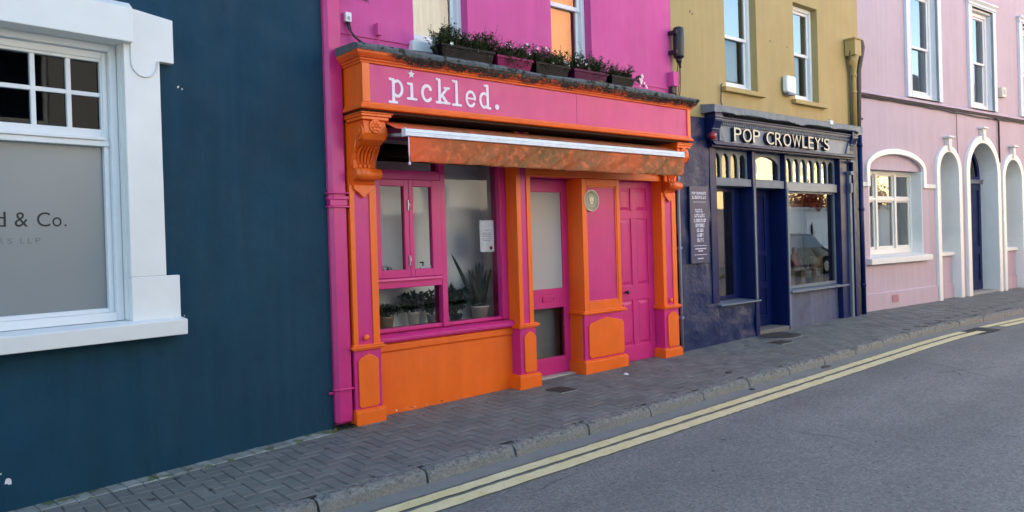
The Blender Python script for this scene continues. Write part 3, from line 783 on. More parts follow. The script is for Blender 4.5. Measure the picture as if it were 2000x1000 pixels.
# shop window ----------------------------------------------------
RY = -.16
g = G(); g.box(.262, 1.93, RY, .05, -.25, .60); build('stall_riser', g, 'orange', PK)
rnd = random.Random(71)
for k in range(9):
    g = G(); x = rnd.uniform(.4, 1.75); pts = []; rr = rnd.uniform(.004, .009)
    for q in range(7): a = 2 * pi * q / 7; pts.append((x + rr * 1.6 * rnd.uniform(.4, 1.1) * cos(a), .018 + .012 * x + rr * rnd.uniform(.3, 1) * sin(a) + rnd.uniform(0, .012)))
    g.prism(pts, RY - .0016, RY + .001); build('paint_chip', g, 'stone' if k % 2 else 'white_old', PK)
g = G(); g.prism([(RY - .012, .585), (RY - .022, .60), (RY - .022, .652), (RY - .006, .672), (.04, .672), (.04, .585)], .264, 1.928, 'x'); build('riser_rail', g, 'orange', PK, .004)
g = G(); g.prism([(RY - .05, .6725), (RY - .062, .69), (RY - .062, .715), (RY - .03, .742), (.04, .752), (.04, .6725)], .264, 1.928, 'x'); build('window_sill', g, 'pink', PK, .004)
WY = -.12
g = G()
g.box(.264, .345, WY, .03, .752, 2.738); g.box(1.085, 1.15, WY, .03, .752, 2.738); g.box(1.845, 1.928, WY - .01, .03, .752, 2.738)
g.box(.345, 1.085, WY + .004, .03, 1.165, 1.262); g.box(.345, 1.085, WY + .004, .03, 2.195, 2.285); g.box(.345, 1.085, WY + .01, .03, 2.66, 2.737); g.box(1.15, 1.845, WY + .01, .03, 2.66, 2.737)
g.box(.345, 1.085, WY + .02, .02, .7525, .79); g.box(1.15, 1.845, WY + .02, .02, .7525, .785)
g.prism([(WY - .02, 1.232), (WY - .012, 1.26), (WY + .01, 1.2625), (WY + .01, 1.232)], .346, 1.084, 'x')
sw = build('shop_window', g, 'pink', PK, .005)
for a, b_ in ((.347, .7145), (.7175, 1.083)):
    g = G(); frame(g, a, b_, 1.264, 2.193, .06 if a < .5 else .052, .052 if a < .5 else .105, .075, .062, WY - .008, WY + .05); cs = build('casement', g, 'pink', PK, .004)
    g = G(); g.box(a + .05, b_ - .05, WY + .02, WY + .024, 1.33, 2.14); build('pane', g, 'glass_dim', cs)
for z in (1.95, 1.42): g = G(); g.box(.700, .712, WY - .02, WY - .008, z - .05, z + .05); g.cone((.716, WY - .018, z - .05), (.716, WY - .018, z + .05), .007); build('hinge', g, 'steel', sw)
g = G(); g.box(.345, 1.085, -.055, -.05, .78, 1.17); build('pane', g, 'glass_dim', sw)
g = G(); g.box(1.15, 1.845, -.055, -.05, .775, 2.67); build('pane', g, 'glass_dim', sw)
g = G(); g.box(.345, 1.085, -.055, -.05, 2.28, 2.67); build('pane', g, 'glass_dim', sw)
g = G(); g.box(.2, 2.3, .03, .5, .70, .742); g.box(.262, 1.10, .035, .26, 1.235, 1.26); build('display_shelf', g, 'white_old', PK)
g = G(); g.box(.2, 1.98, .36, .38, .742, 2.42); build('window_screen', g, 'screen', PK)  # backing board, whitened to stand in for the pane's reflected haze
g = G(); g.box(1.965, 2.13, -.02, .9, -.2, 2.7); build('room_divider', g, 'screen', PK)

# door head across both doorways
g = G(); g.box(2.125, 4.33, -.285, -.2, 2.262, 2.33); g.box(2.125, 4.33, -.26, -.2, 2.3305, 2.36); build('door_head', g, 'orange', PK, .004)
g = G(); g.box(2.125, 4.33, -.235, -.02, 2.361, 2.72); build('head_panel', g, plain('head panel darkened for shade', (74, 30, 44), .7), PK)  # shade under the awning put into the dark pink
g = G(); g.box(2.125, 2.936, -.2, -.06, 2.262, 2.33); g.box(3.575, 4.33, -.2, -.16, 2.262, 2.33); build('door_lintel', g, 'pink', PK)
# half glazed shop door
DY = -.03
g = G(); frame(g, 2.13, 2.932, .052, 2.26, .11, .092, .19, .145, DY, DY + .045); g.box(2.24, 2.84, DY, DY + .045, .80, 1.02)
dr = build('door', g, 'pink', PK, .004)
g = G(); g.box(2.235, 2.845, DY + .02, DY + .026, 1.015, 2.12); build('frosted_pane', g, 'doorfilm', dr)
g = G(); g.box(2.235, 2.845, DY + .02, DY + .026, .235, .805); build('pane', g, 'glass_dim', dr)
g = G(); frame(g, 2.50, 2.68, .875, .935, .012, .012, .012, .012, DY - .012, DY); g.box(2.512, 2.668, DY - .006, DY, .887, .923); build('letter_flap', g, 'pink', dr, .002)
g = G(); g.box(2.13, 2.932, -.12, DY + .05, -.1, .048); build('door_step', g, plain('worn pale threshold', (176, 172, 162), .7), PK, .004)
g = G(); g.box(2.14, 2.94, .16, .18, .0, 1.0); build('added_door_panel', g, 'inside', PK)  # panel added behind the lower door glass to lighten it
# six panel door
DY = -.15
g = G(); X0, X1 = 3.58, 4.326
st_, ms = .105, .085; m_ = (X0 + X1) / 2
g.box(X0, X1, DY + .012, DY + .045, .05, 2.26)
g.box(X0, X0 + st_, DY, DY + .0119, .05, 2.26); g.box(X1 - st_, X1, DY, DY + .0119, .05, 2.26)
zs = [(.05, .245), (.80, .98), (1.80, 1.895), (2.175, 2.26)]
for a, b_ in zs: g.box(X0 + st_, X1 - st_, DY, DY + .0119, a, b_)
for a, b_ in ((.245, .80), (.98, 1.80), (1.895, 2.175)): g.box(m_ - ms / 2, m_ + ms / 2, DY, DY + .0119, a, b_)
for xa, xb in ((X0 + st_, m_ - ms / 2), (m_ + ms / 2, X1 - st_)):
    for a, b_ in ((.245, .80), (.98, 1.80), (1.895, 2.175)):
        i1, i2 = .018, .05
        A = [(xa + i1, a + i1), (xb - i1, a + i1), (xb - i1, b_ - i1), (xa + i1, b_ - i1)]; B = [(xa + i2, a + i2), (xb - i2, a + i2), (xb - i2, b_ - i2), (xa + i2, b_ - i2)]
        va = [g.bm.verts.new((p[0], DY + .0118, p[1])) for p in A]; vb = [g.bm.verts.new((p[0], DY + .001, p[1])) for p in B]
        for i in range(4): g.bm.faces.new([va[i], va[(i + 1) % 4], vb[(i + 1) % 4], vb[i]])
        g.bm.faces.new(vb)
dr = build('door', g, 'pink', PK, .003)
g = G(); g.cone((3.765, DY, .905), (3.765, DY - .03, .905), .012); g.ball((3.765, DY - .045, .905), .026, 1, .8, 1); build('door_knob', g, 'black', dr)

# ------------------------------------------------------------------ things on the pink house
def awningmat():
    m, nt, b = new_mat('weathered orange awning cloth')
    n1 = ramp(nt, noise(nt, 2.2, 5, .65), .36, .62)
    n2 = ramp(nt, noise(nt, 5, 4, .6, (1, 1, .5)), .38, .62)
    c = mix(nt, n1, lin((208, 90, 44)), lin((98, 82, 42)))
    c = mix(nt, n2, c, lin((150, 94, 52)))
    c = mix(nt, ramp(nt, noise(nt, 11, 4, .7), .5, .64), c, lin((206, 112, 66)))
    tc = nd(nt, 'ShaderNodeTexCoord'); sx = nd(nt, 'ShaderNodeSeparateXYZ'); nt.links.new(tc.outputs['Object'], sx.inputs[0])
    mp = nd(nt, 'ShaderNodeMapRange'); mp.inputs[1].default_value = .35; mp.inputs[2].default_value = .95; nt.links.new(sx.outputs[0], mp.inputs[0])
    c = mix(nt, mp.outputs[0], lin((224, 92, 44)), c)
    nt.links.new(c, b.inputs['Base Color']); b.inputs['Roughness'].default_value = .85
    bp = nd(nt, 'ShaderNodeBump'); bp.inputs['Strength'].default_value = .25; bp.inputs['Distance'].default_value = .003
    nt.links.new(noise(nt, 90, 3), bp.inputs['Height']); nt.links.new(bp.outputs[0], b.inputs['Normal'])
    return m
M['awning'] = awningmat()
AW = thing('awning', 'stained orange roll-out awning with a white front bar over the shop window', 'awning', (0, 0, 0))
AX0, AX1, AYF = .315, 4.215, -.72
g = G(); n = 60; rows = []
for i in range(n + 1):
    x = AX0 - .06 + (AX1 - AX0 + .07) * i / n
    rows.append([g.bm.verts.new((x, AYF + .03 + (-.26 - AYF) * t, 2.575 + .142 * t + .016 * sin(pi * t))) for t in (0, .25, .5, .75, 1)])
for a, b_ in zip(rows, rows[1:]):
    for k in range(4): f = g.bm.faces.new([a[k], b_[k], b_[k + 1], a[k + 1]]); f.smooth = True
build('canopy', g, 'awning', AW)
g = G(); rows = []; n = 200
for i in range(n + 1):
    x = AX0 + .035 + (AX1 - AX0 - .04) * i / n; r_ = []
    for k in range(13):
        t = k / 12; z = 2.508 - .222 * t
        fold = .08 * t ** .7 * mn.noise(Vector((x * 4.5 + 1.4 * t, t * .8, 3))) + .034 * t * mn.noise(Vector((x * 13 + 5 * t, t * 1.2, 7)))
        r_.append(g.bm.verts.new((x, AYF - .004 + fold - .01 * t, z + .002 * sin(x * 1.7) * t)))
    rows.append(r_)
for a, b_ in zip(rows, rows[1:]):
    for k in range(12): f = g.bm.faces.new([a[k], b_[k], b_[k + 1], a[k + 1]]); f.smooth = True
v_ = build('valance', g, 'awning', AW)
sm = v_.modifiers.new('cloth', 'SOLIDIFY'); sm.thickness = .003
g = G(); g.tube([(AX0 + .036, AYF - .01, 2.51), (AX0 + .036, AYF - .014, 2.275)], .005); g.cone((AX0 + .036, AYF - .014, 2.262), (AX0 + .036, AYF - .014, 2.285), .01)
build('valance_cord', g, 'sign_white', v_)
g = G(); g.prism([(AYF - .028, 2.512), (AYF - .03, 2.535), (AYF - .026, 2.539), (AYF - .026, 2.542), (AYF - .031, 2.546), (AYF - .022, 2.574), (AYF + .02, 2.578), (AYF + .03, 2.51)], AX0, AX1, 'x'); g.box(AX0 - .006, AX0 - .0005, AYF - .033, AYF + .033, 2.506, 2.581); g.box(AX1 + .0005, AX1 + .006, AYF - .033, AYF + .033, 2.506, 2.581)
build('front_bar', g, 'alu', AW, .002)
for sx in (AX0 + .05, AX1 - .05):
    g = G(); g.tube([(sx - .02, -.22, 2.60), (sx - .045, -.45, 2.55), (sx, AYF + .03, 2.53)], .018, 8); build('arm', g, 'grey', AW)
g = G(); g.cone((AX0 - .03, -.245, 2.685), (AX1 + .03, -.245, 2.685), .03, n=16); build('roller', g, 'black', AW)
g = G(); g.box(.29, 1.9, -.215, -.2, 2.515, 2.55); build('torsion_bar', g, 'grey', AW)

# square pink rainwater pipe at the house edge
DP = thing('rainwater_pipe', 'square pink rainwater pipe between the dark blue wall and the pink shop', 'pipe')
g = G(); px0, px1, py0, py1 = -.176, -.020, -.285, -.19
oct_ = [(px0, py1), (px0, py0 + .035), (px0 + .03, py0), (px1 - .012, py0), (px1, py0 + .012), (px1, py1)]
g.prism(oct_, .05, 8.3, 'z'); build('pipe', g, 'pink', DP, .004)
def collar(z, h, e, nm):
    g = G(); g.prism([(px0 - e, py1), (px0 - e, py0 + .03 - e), (px0 + .028, py0 - e), (px1 + e, py0 - e), (px1 + e, py1)], z, z + h, 'z'); return build(nm, g, 'pink', DP, .005)
collar(1.915, .018, .018, 'collar'); collar(1.985, .03, .014, 'collar'); collar(2.035, .014, .022, 'collar'); collar(.325, .016, .012, 'collar')
g = G(); g.box(px0 - .006, px1 + .004, py0 - .006, py1, 1.9335, 1.9845); build('collar_band', g, 'pink', DP, .004)
g = G(); g.box(px0 - .01, -.014, -.33, -.19, -.05, .016); build('gully', g, plain('black gully gap', (8, 8, 8), .6), DP)  # solid box; the gap's darkness is put into its black colour
g = G(); g.box(px0 - .045, px0 - .001, py1 - .05, py1 - .02, .30, .318); build('bracket', g, 'pink', DP)

# flower boxes along the capping
def flowerbox(name, label, x0, x1, z0, h, mat, seed, dens=1.0, tall=.16, leafm=('leaf', 'heather'), flowers=6, trail=0):
    rnd = random.Random(seed); yc = -.44; dpt = .085
    r = thing(name, label, 'flower box', ((x0 + x1) / 2, yc, z0), 0, 'flower boxes on the shopfront capping')
    L = (x1 - x0) / 2
    g = G(); i_ = .022
    a = [(-L + i_, -dpt + i_, 0), (L - i_, -dpt + i_, 0), (L - i_, dpt - i_, 0), (-L + i_, dpt - i_, 0)]; b = [(-L, -dpt, h), (L, -dpt, h), (L, dpt, h), (-L, dpt, h)]
    def ring(q): return [g.bm.verts.new(p) for p in q]
    ra, rb = ring(a), ring(b)
    rc = ring([(p[0] * (1 + .012 / L), p[1] * 1.12, h) for p in b]); rd = ring([(p[0] * (1 + .012 / L), p[1] * 1.12, h + .022) for p in b])
    re_ = ring([(p[0] * (1 - .01 / L), p[1] * .9, h + .022) for p in b]); rf = ring([(p[0] * (1 - .012 / L), p[1] * .88, h - .015) for p in b])
    for p, q in ((ra, rb), (rb, rc), (rc, rd), (rd, re_), (re_, rf)):
        for k in range(4): g.bm.faces.new([p[k], p[(k + 1) % 4], q[(k + 1) % 4], q[k]])
    g.bm.faces.new(ra[::-1])
    for k in range(3): g.box(-L + .02 + i_, L - .02 - i_, -dpt - .002 + i_ * (.75 - .22 * k), -dpt + .012 + i_ * (.7 - .2 * k), h * (.25 + .22 * k), h * (.25 + .22 * k) + .006)
    build('trough', g, mat, r)
    g = G(); g.box(-L + .008, L - .008, -dpt + .006, dpt - .006, h - .03, h); build('soil', g, 'soil', r)
    g = G(); gh = G(); gf = G()
    nst = int(130 * dens * (2 * L) / .5)
    for s_ in range(nst):
        bx, by = rnd.uniform(-L, L), rnd.uniform(-dpt, dpt * .8)
        env = .62 + .38 * sin(bx / L * 2.4 + seed) ** 2
        ht = tall * env * rnd.uniform(.35, 1.15)
        lean = Vector((rnd.gauss(0, .35), rnd.gauss(-.18, .35), 1)).normalized()
        heath = rnd.random() < .34
        top = Vector((bx, by, h)) + lean * ht
        (gh if heath else g).tube([(bx, by, h - .01), Vector((bx, by, h)) + lean * ht * .5 + Vector((rnd.gauss(0, .008), rnd.gauss(0, .008), 0)), top], [.0022, .0018, .001], 4)
        nl = int(16 * (1 if not heath else 1.3))
        for k in range(nl):
            t = rnd.uniform(.12, 1.02); p = Vector((bx, by, h)) + lean * ht * t
            d = Vector((rnd.gauss(0, 1), rnd.gauss(0, 1), rnd.uniform(-.2, 1.0)))
            if heath: gh.leaf(p, d, rnd.uniform(.012, .026), .006)
            else: g.leaf(p, d, rnd.uniform(.024, .05), rnd.uniform(.012, .022))
        if rnd.random() < .10:
            p = top; q = p + Vector((rnd.gauss(0, .03), rnd.gauss(-.01, .02), rnd.uniform(.03, .09)))
            gh.tube([p, (p + q) / 2 + Vector((.006, 0, 0)), q], .0013, 4)
            for k in range(5): gh.leaf(p.lerp(q, rnd.random()), (rnd.gauss(0, 1), rnd.gauss(0, 1), .3), .014, .006)
    for k in range(trail):
        bx = rnd.uniform(-L, L); p = Vector((bx, -dpt * 1.1, h + .01)); q = p + Vector((rnd.gauss(0, .03), -rnd.uniform(.0, .03), -rnd.uniform(.03, .1)))
        gh.tube([p, q], .0013, 4)
        for j in range(8): g.leaf(p.lerp(q, rnd.random()), (rnd.gauss(0, 1), rnd.gauss(-.3, 1), rnd.gauss(0, .6)), rnd.uniform(.014, .026), .011)
    for k in range(flowers):
        bx = rnd.uniform(-L * .95, L * .95); c = Vector((bx, -dpt * rnd.uniform(.2, 1.25), h + tall * rnd.uniform(.0, .95)))
        ax = Vector((rnd.gauss(0, .5), -1, rnd.gauss(.25, .4))).normalized(); u = ax.orthogonal().normalized(); v = ax.cross(u); fr = rnd.uniform(.013, .021)
        cv = gf.bm.verts.new(c - ax * .0); rim = [gf.bm.verts.new(c + ax * (.012 if j % 2 else .006) + (u * cos(2 * pi * j / 10) + v * sin(2 * pi * j / 10)) * fr * (1 if j % 2 else .62)) for j in range(10)]
        for j in range(10): gf.bm.faces.new([cv, rim[j], rim[(j + 1) % 10]])
    build('foliage', g, leafm[0], r); build('dry_stems', gh, leafm[1], r)
    if flowers: build('flowers', gf, 'flower', r)
    else: gf.bm.free()
    return r
Z0 = 3.297
flowerbox('flower_box', 'long black flower box full of dark bushy plants, first and biggest on the mossy ledge', .88, 1.50, Z0, .115, 'blackpot', 3, 1.9, .21, flowers=8, trail=14)
flowerbox('flower_box', 'bright magenta flower box with white petunias, between two black boxes', 1.545, 2.005, Z0, .10, 'magentapot', 4, 1.4, .20, flowers=13, trail=16)
flowerbox('flower_box', 'black flower box with pale flowers at its right end, between magenta and purple boxes', 2.06, 2.54, Z0, .10, 'blackpot', 6, 1.3, .20, flowers=10, trail=8)
flowerbox('flower_box', 'dark purple flower box with tall bushy green growth under the orange window', 2.62, 3.14, Z0, .10, 'purplepot', 9, 1.7, .22, flowers=9, trail=5)
flowerbox('flower_box', 'short black flower box at the end of the row, nearest the yellow house', 3.22, 3.60, Z0, .10, 'blackpot', 12, 1.0, .17, flowers=3, trail=3)
r = thing('trailing_plant', 'straggly plant with pink and white blooms hanging past the last flower box', 'plant', (3.66, -.46, 3.36), 0)
g = G(); gf = G(); rnd = random.Random(31)
for k in range(9):
    q = Vector((rnd.uniform(.05, .22), rnd.uniform(-.06, .03), rnd.uniform(-.02, .12))); mid = q * .5 + Vector((0, 0, .05)); g.tube([(0, 0, .04), mid, q], .002, 4)
    for j in range(12): g.leaf(mid.lerp(q, rnd.random()), (rnd.gauss(0, 1), rnd.gauss(0, 1), rnd.gauss(0, 1)), .026, .013)
    for u_ in range(2):
        c = q + Vector((rnd.gauss(0, .02), -.02, rnd.gauss(0, .02))); cv = gf.bm.verts.new(c); rim = [gf.bm.verts.new(c + Vector((.014 * cos(j * pi / 4), -.006, .014 * sin(j * pi / 4)))) for j in range(8)]
        for j in range(8): gf.bm.faces.new([cv, rim[j], rim[(j + 1) % 8]])
build('foliage', g, 'leaf', r); build('flowers', gf, 'flower', r)
r = thing('trailing_plant', 'thin straggling sprig in front of the cream curtain, left of the long black box', 'plant', (.87, -.44, 3.33), 0)
g = G(); rnd = random.Random(33)
for k in range(10):
    q = Vector((rnd.uniform(-.12, .06), rnd.uniform(-.05, .03), rnd.uniform(.08, .24))); mid = q * .5 + Vector((.02, 0, 0)); g.tube([(.03, 0, 0), mid, q], .0022, 4)
    for j in range(16): g.leaf(mid.lerp(q, rnd.random()), (rnd.gauss(0, 1), rnd.gauss(0, 1), rnd.gauss(0, 1)), rnd.uniform(.016, .03), .012)
build('foliage', g, 'leaf', r)
r = thing('rusty_wire_brush', 'dry brown bristly tuft sticking out of the pink wall beside the pipe', 'tuft', (.06, YW, 3.74))
g = G(); rnd = random.Random(2)
g.tube([(0, 0, .09), (.05, -.12, .04), (.13, -.2, -.015)], .004, 5)
for k in range(120):
    t = rnd.random(); p = Vector((.13 * t, -.2 * t, .09 - .1 * t)); g.leaf(p, (rnd.gauss(0, 1), rnd.gauss(0, 1), rnd.gauss(0, .8)), rnd.uniform(.02, .045), .004)
build('bristles', g, plain('dry brown bristles', (70, 52, 48), .9), r)
r = thing('junction_box', 'small white cable box on the pink wall next to the square pipe', 'box', (.075, YW, 3.60))
g = G(); g.box(-.03, .03, -.05, 0, -.035, .05); build('case', g, 'pvc', r, .006)
g = G(); g.box(-.012, .012, -.056, -.0505, -.018, .012); build('lid', g, 'grey', r, .002)
g = G(); g.tube([(.07, -.22, 3.57), (.075, -.25, 3.50), (.12, -.27, 3.43), (.22, -.26, 3.38), (.3, -.25, 3.345)], .010, 6); g.tube([(.09, -.22, 3.57), (.10, -.25, 3.47), (.17, -.26, 3.40), (.34, -.25, 3.36)], .008, 6)
tag(build('cable', g, 'cable'), 'dark cables looping down from the white box on the pink wall', 'cable')
r = thing('wall_bracket', 'small pink painted bracket with a thin rod above the shop sign', 'bracket', (.38, YW, 3.5))
g = G(); g.box(-.02, .02, -.06, -.0005, -.008, .10); build('plate', g, 'pink_wall', r)
g = G(); g.tube([(0, -.03, -.0085), (0, -.04, -.2)], .005, 5); build('rod', g, 'pink_wall', r)
g = G(); g.tube([(.78, YW - .03, 3.46), (.78, YW - .05, 3.29)], .005, 5); tag(build('thin_rod', g, 'pink_wall'), 'thin pink rod standing on the capping left of the cream curtain window', 'rod')

# black cable closure at the party line
r = thing('cable_closure', 'black cylindrical cable closure fixed where the pink and yellow walls meet', 'cable box', (4.77, -.30, 4.06))
g = G(); g.lathe((0, 0, -.2), [(.05, 0), (.066, .012), (.07, .03), (.07, .37), (.062, .39), (.04, .40)], 18); build('body', g, 'black', r)
g = G(); g.box(-.09, -.05, -.03, .1, .10, .15); g.box(-.09, -.05, -.03, .1, -.15, -.10); build('clamp', g, 'black', r)
g = G(); g.cone((.0, 0, -.26), (0, 0, -.2), .03, .045); g.cone((.02, .0, -.32), (.015, 0, -.25), .015, .02); build('gland', g, 'black', r)
g = G(); g.tube([(-.02, 0, -.25), (-.03, .02, -.42), (-.02, .06, -.60), (.0, .06, -.78)], .007); g.tube([(.02, 0, -.3), (.06, .03, -.45), (.07, .05, -.62), (.04, .06, -.79)], .006); g.tube([(.0, 0, -.3), (.03, .03, -.5), (.0, .05, -.8)], .005); build('cable', g, 'cable', r)
r = thing('meter_box', 'small pink painted box below the black cable closure', 'box', (4.70, YW, 3.585))
g = G(); g.box(-.055, .055, -.10, 0, -.09, .095); build('case', g, 'pink_wall', r, .006)
g = G(); g.box(-.045, .045, -.07, -.01, -.17, -.0905); g.cone((.06, -.04, -.22), (.06, -.04, -.1), .012); build('conduit', g, 'cable', r)

# round plaque and notices
r = thing('wall_plaque', 'round grey metal plaque with raised lettering on the pink door pilaster', 'plaque', (3.09, CY_ + .016, 2.01))
g = G(); g.cone((0, 0, 0), (0, -.014, 0), .122, n=40); build('disc', g, plain('weathered silver plaque', (136, 142, 134), .5, .4), r, .003)
g = G()
def ringg(g, r0, r1, y0, y1, n=40):
    for k in range(n):
        a, b = 2 * pi * k / n, 2 * pi * (k + 1) / n
        q = [(r0 * cos(a), r0 * sin(a)), (r1 * cos(a), r1 * sin(a)), (r1 * cos(b), r1 * sin(b)), (r0 * cos(b), r0 * sin(b))]
        g.prism(q, y1, y0)
ringg(g, .112, .124, -.01, -.022); ringg(g, .066, .072, -.0135, -.019)
for k in range(22):
    a = pi * .5 + (k - 10.5) * .235; c = Vector((.091 * cos(a), .091 * sin(a))); t = Vector((-sin(a), cos(a))); o_ = Vector((cos(a), sin(a)))
    for q in ((-.5, -.012, -.35, .012), (.25, -.012, .42, .012)) if k % 3 else ((-.5, -.012, .4, -.007), (-.5, .007, .4, .012), (-.1, -.007, .1, .007)):
        pts = [c + t * q[0] * .018 + o_ * q[1], c + t * q[2] * .018 + o_ * q[1], c + t * q[2] * .018 + o_ * q[3], c + t * q[0] * .018 + o_ * q[3]]
        g.prism([(p.x, p.y) for p in pts], -.02, -.0138)
g.prism([(-.035, .045), (-.035, -.005), (.035, -.005), (.035, .045)], -.019, -.0138); g.prism([(-.03, -.012), (.03, -.012), (.015, -.045), (-.015, -.045)], -.019, -.0138)
build('relief', g, plain('pale worn silver', (186, 190, 178), .45, .3), r)
r = thing('notice', 'white paper notice with a pink dot stuck inside the big shop window', 'notice', (1.72, -.048, 1.635))
g = G(); g.box(-.093, .093, 0, .002, -.165, .165); build('sheet', g, 'paper', r)
g = G()
for k, (w_, z) in enumerate(((.03, .06), (.06, .03), (.065, .012), (.06, -.006), (.064, -.03), (.05, -.048))): g.box(-w_, w_, -.0012, -.0002, z, z + .004)
build('print', g, 'greyink', r)
g = G(); g.cone((.05, -.0002, -.125), (.05, -.0014, -.125), .02, n=20); build('seal', g, 'magentapot', r)
tag(build('note', (lambda g: g.box(.86, .98, -.088, -.086, 1.285, 1.365))(G()), 'paper'), 'small blank white note behind the right hand casement glass', 'note')
r = thing('soap_bottle', 'little black pump bottle on the ledge behind the casement', 'bottle', (1.02, .12, 1.2605))
g = G(); g.lathe((0, 0, 0), [(.038, 0), (.04, .01), (.038, .07), (.014, .085), (.014, .10), (.006, .10), (.006, .125)], 14); g.box(-.03, .008, -.008, .008, .122, .136); build('body', g, 'black', r)
r = thing('shell_bowl', 'black and white patterned bowl on the ledge behind the left casement', 'bowl', (.56, .14, 1.2605))
def dalm():
    m, nt, b = new_mat('black and white pattern'); nt.links.new(mix(nt, ramp(nt, noise(nt, 34, 1), .48, .52), lin((225, 225, 225)), lin((24, 24, 26))), b.inputs['Base Color']); return m
g = G(); g.lathe((0, 0, 0), [(.04, 0), (.085, .03), (.10, .07), (.085, .10), (.04, .115), (.02, .117)], 18); build('bowl', g, dalm(), r)

# plants on the window board
def pot(g, r0, r1, h): g.lathe((0, 0, 0), [(r0, 0), (r1, h * .9), (r1 * 1.05, h * .9), (r1 * 1.05, h), (r1 * .92, h), (r1 * .9, h * .8)], 22)
r = thing('snake_plant', 'tall snake plant in a cream pot behind the big shop window', 'plant', (1.76, .16, .7425))
g = G(); pot(g, .075, .10, .15); build('pot', g, 'potcream', r)
g = G(); g.cone((0, 0, .11), (0, 0, .125), .09); build('soil', g, 'soil', r)
def blade(g, b, d, L, W, curl):
    p = Vector(b); d = Vector(d).normalized(); prev = None; n = 9; sv = d.cross(Vector((curl, .6, .2))).normalized()
    for k in range(n + 1):
        t = k / n; wv = W * (1 - t) ** .55 * (.75 + .6 * t) if t < 1 else .001
        c = p + d * L * t + Vector((curl * L * t * t, 0, -abs(curl) * .3 * L * t * t)); s_ = sv * wv / 2; nn = sv.cross(d) * wv * .22
        cur = [g.bm.verts.new(c - s_ + nn), g.bm.verts.new(c), g.bm.verts.new(c + s_ + nn)]
        if prev:
            for j in range(2): g.bm.faces.new([prev[j], prev[j + 1], cur[j + 1], cur[j]])
        prev = cur
g = G(); rnd = random.Random(14)
for L, dx, dy, c in ((.68, -.36, 0, -.12), (.52, .12, .12, .03), (.46, -.02, .14, -.06), (.44, .3, .14, .04), (.42, -.14, .1, .0), (.45, -.12, .1, -.05), (.5, .08, -.05, .05), (.46, .2, 0, .08), (.42, .34, .1, .12), (.40, -.26, -.1, -.18), (.5, .02, .1, 0), (.38, .42, -.05, .1), (.34, -.05, -.12, .02), (.48, .26, .1, .0)):
    blade(g, (rnd.uniform(-.05, .05), rnd.uniform(-.04, .04), .115), (dx, dy, 1), L, .072, c)
build('leaves', g, 'snake', r)
def bushy(name, label, loc, pr, ph, pm, spread, hgt, n, L, mat='leaf_in', seed=1, W=.6, droop=0):
    r = thing(name, label, 'plant', loc); rnd = random.Random(seed)
    g = G(); pot(g, pr * .78, pr, ph); build('pot', g, pm, r)
    g = G(); g.cone((0, 0, ph * .75), (0, 0, ph * .84), pr * .88); build('soil', g, 'soil', r)
    g = G()
    for k in range(n):
        a = rnd.uniform(0, 2 * pi); q = rnd.uniform(.15, 1) ** .7; tip = Vector((cos(a) * spread * q, sin(a) * spread * q * .7, ph + hgt * rnd.uniform(.25, 1) * (1 - droop * q)))
        mid = Vector((tip.x * .4, tip.y * .4, ph + (tip.z - ph) * .75)); g.tube([(0, 0, ph * .8), mid, tip], .003, 4)
        for j in range(17):
            p = mid.lerp(tip, rnd.random()); g.leaf(p, (rnd.gauss(0, 1), rnd.gauss(-.2, 1), rnd.gauss(.2, .8)), L * rnd.uniform(.6, 1.2), L * W * rnd.uniform(.7, 1.1), fold=.15)
    build('leaves', g, mat, r); return r
bushy('house_plant', 'leafy round leaved plant left of the tall snake plant in the shop window', (1.48, .22, .7425), .07, .08, 'black', .17, .28, 28, .075, seed=3)
bushy('house_plant', 'dark leafy plant in a white pot behind the low left pane', (.94, .20, .7425), .06, .15, 'potcream', .15, .19, 26, .075, seed=4)
bushy('house_plant', 'feathery pale green plant in a beige pot at the left of the low pane', (.62, .20, .7425), .08, .13, 'terracotta', .20, .15, 40, .05, seed=5, W=.3, droop=.4)
bushy('house_plant', 'small plant peeping past the window post in a grey pot', (1.19, .24, .7425), .055, .10, 'grey', .10, .22, 16, .07, seed=6)

# thin pipe on the party line, covers in the pavement
g = G(); g.cone((4.715, -.27, .05), (4.715, -.27, 2.75), .018, n=12)
for z in (.5, 1.4, 2.3): g.box(4.69, 4.74, -.292, -.2, z, z + .03)
tag(build('thin_pipe', g, 'greypipe'), 'thin grey pipe on the navy wall beside the orange pilaster', 'pipe')
def cover(name, label, pts, mat, rim, z=.008):
    cx = sum(p[0] for p in pts) / len(pts); cy = sum(p[1] for p in pts) / len(pts)
    r = thing(name, label, 'cover', (cx, cy, slope(cx) + z))
    loc_ = [(p[0] - cx, p[1] - cy) for p in pts]
    g = G(); g.prism([(x * 1.05, y * 1.05) for x, y in loc_], -.03, 0, 'z'); build('rim', g, rim, r)
    g = G(); g.prism(loc_, -.02, .004, 'z')
    for k in range(5):
        t = -.8 + .4 * k; xs = max(abs(x) for x, y in loc_) * .8; ys = max(abs(y) for x, y in loc_)
        g.box(-xs * sqrt(max(.05, 1 - t * t * .8)), xs * sqrt(max(.05, 1 - t * t * .8)), t * ys - .01, t * ys + .01, .0041, .007)
    build('lid', g, mat, r); return r
M['iron'] = paint('dark cast iron', (52, 52, 52), .55, .15, 8, .4, 60)
cover('access_cover', 'small square iron cover in the pavement before the glazed shop door', [(2.04, -.54), (2.27, -.54), (2.27, -.77), (2.04, -.77)], 'iron', 'paver_pale')
cover('access_cover', 'oval dark iron cover in the pavement at the navy shop step', [(6.72 + .35 * cos(2 * pi * k / 24), -.48 + .27 * sin(2 * pi * k / 24)) for k in range(24)], 'iron', 'kerb')
cover('access_cover', 'narrow iron cover next to the oval one on the pavement', [(6.02, -.70), (6.3, -.70), (6.3, -.92), (6.02, -.92)], 'iron', 'kerb')
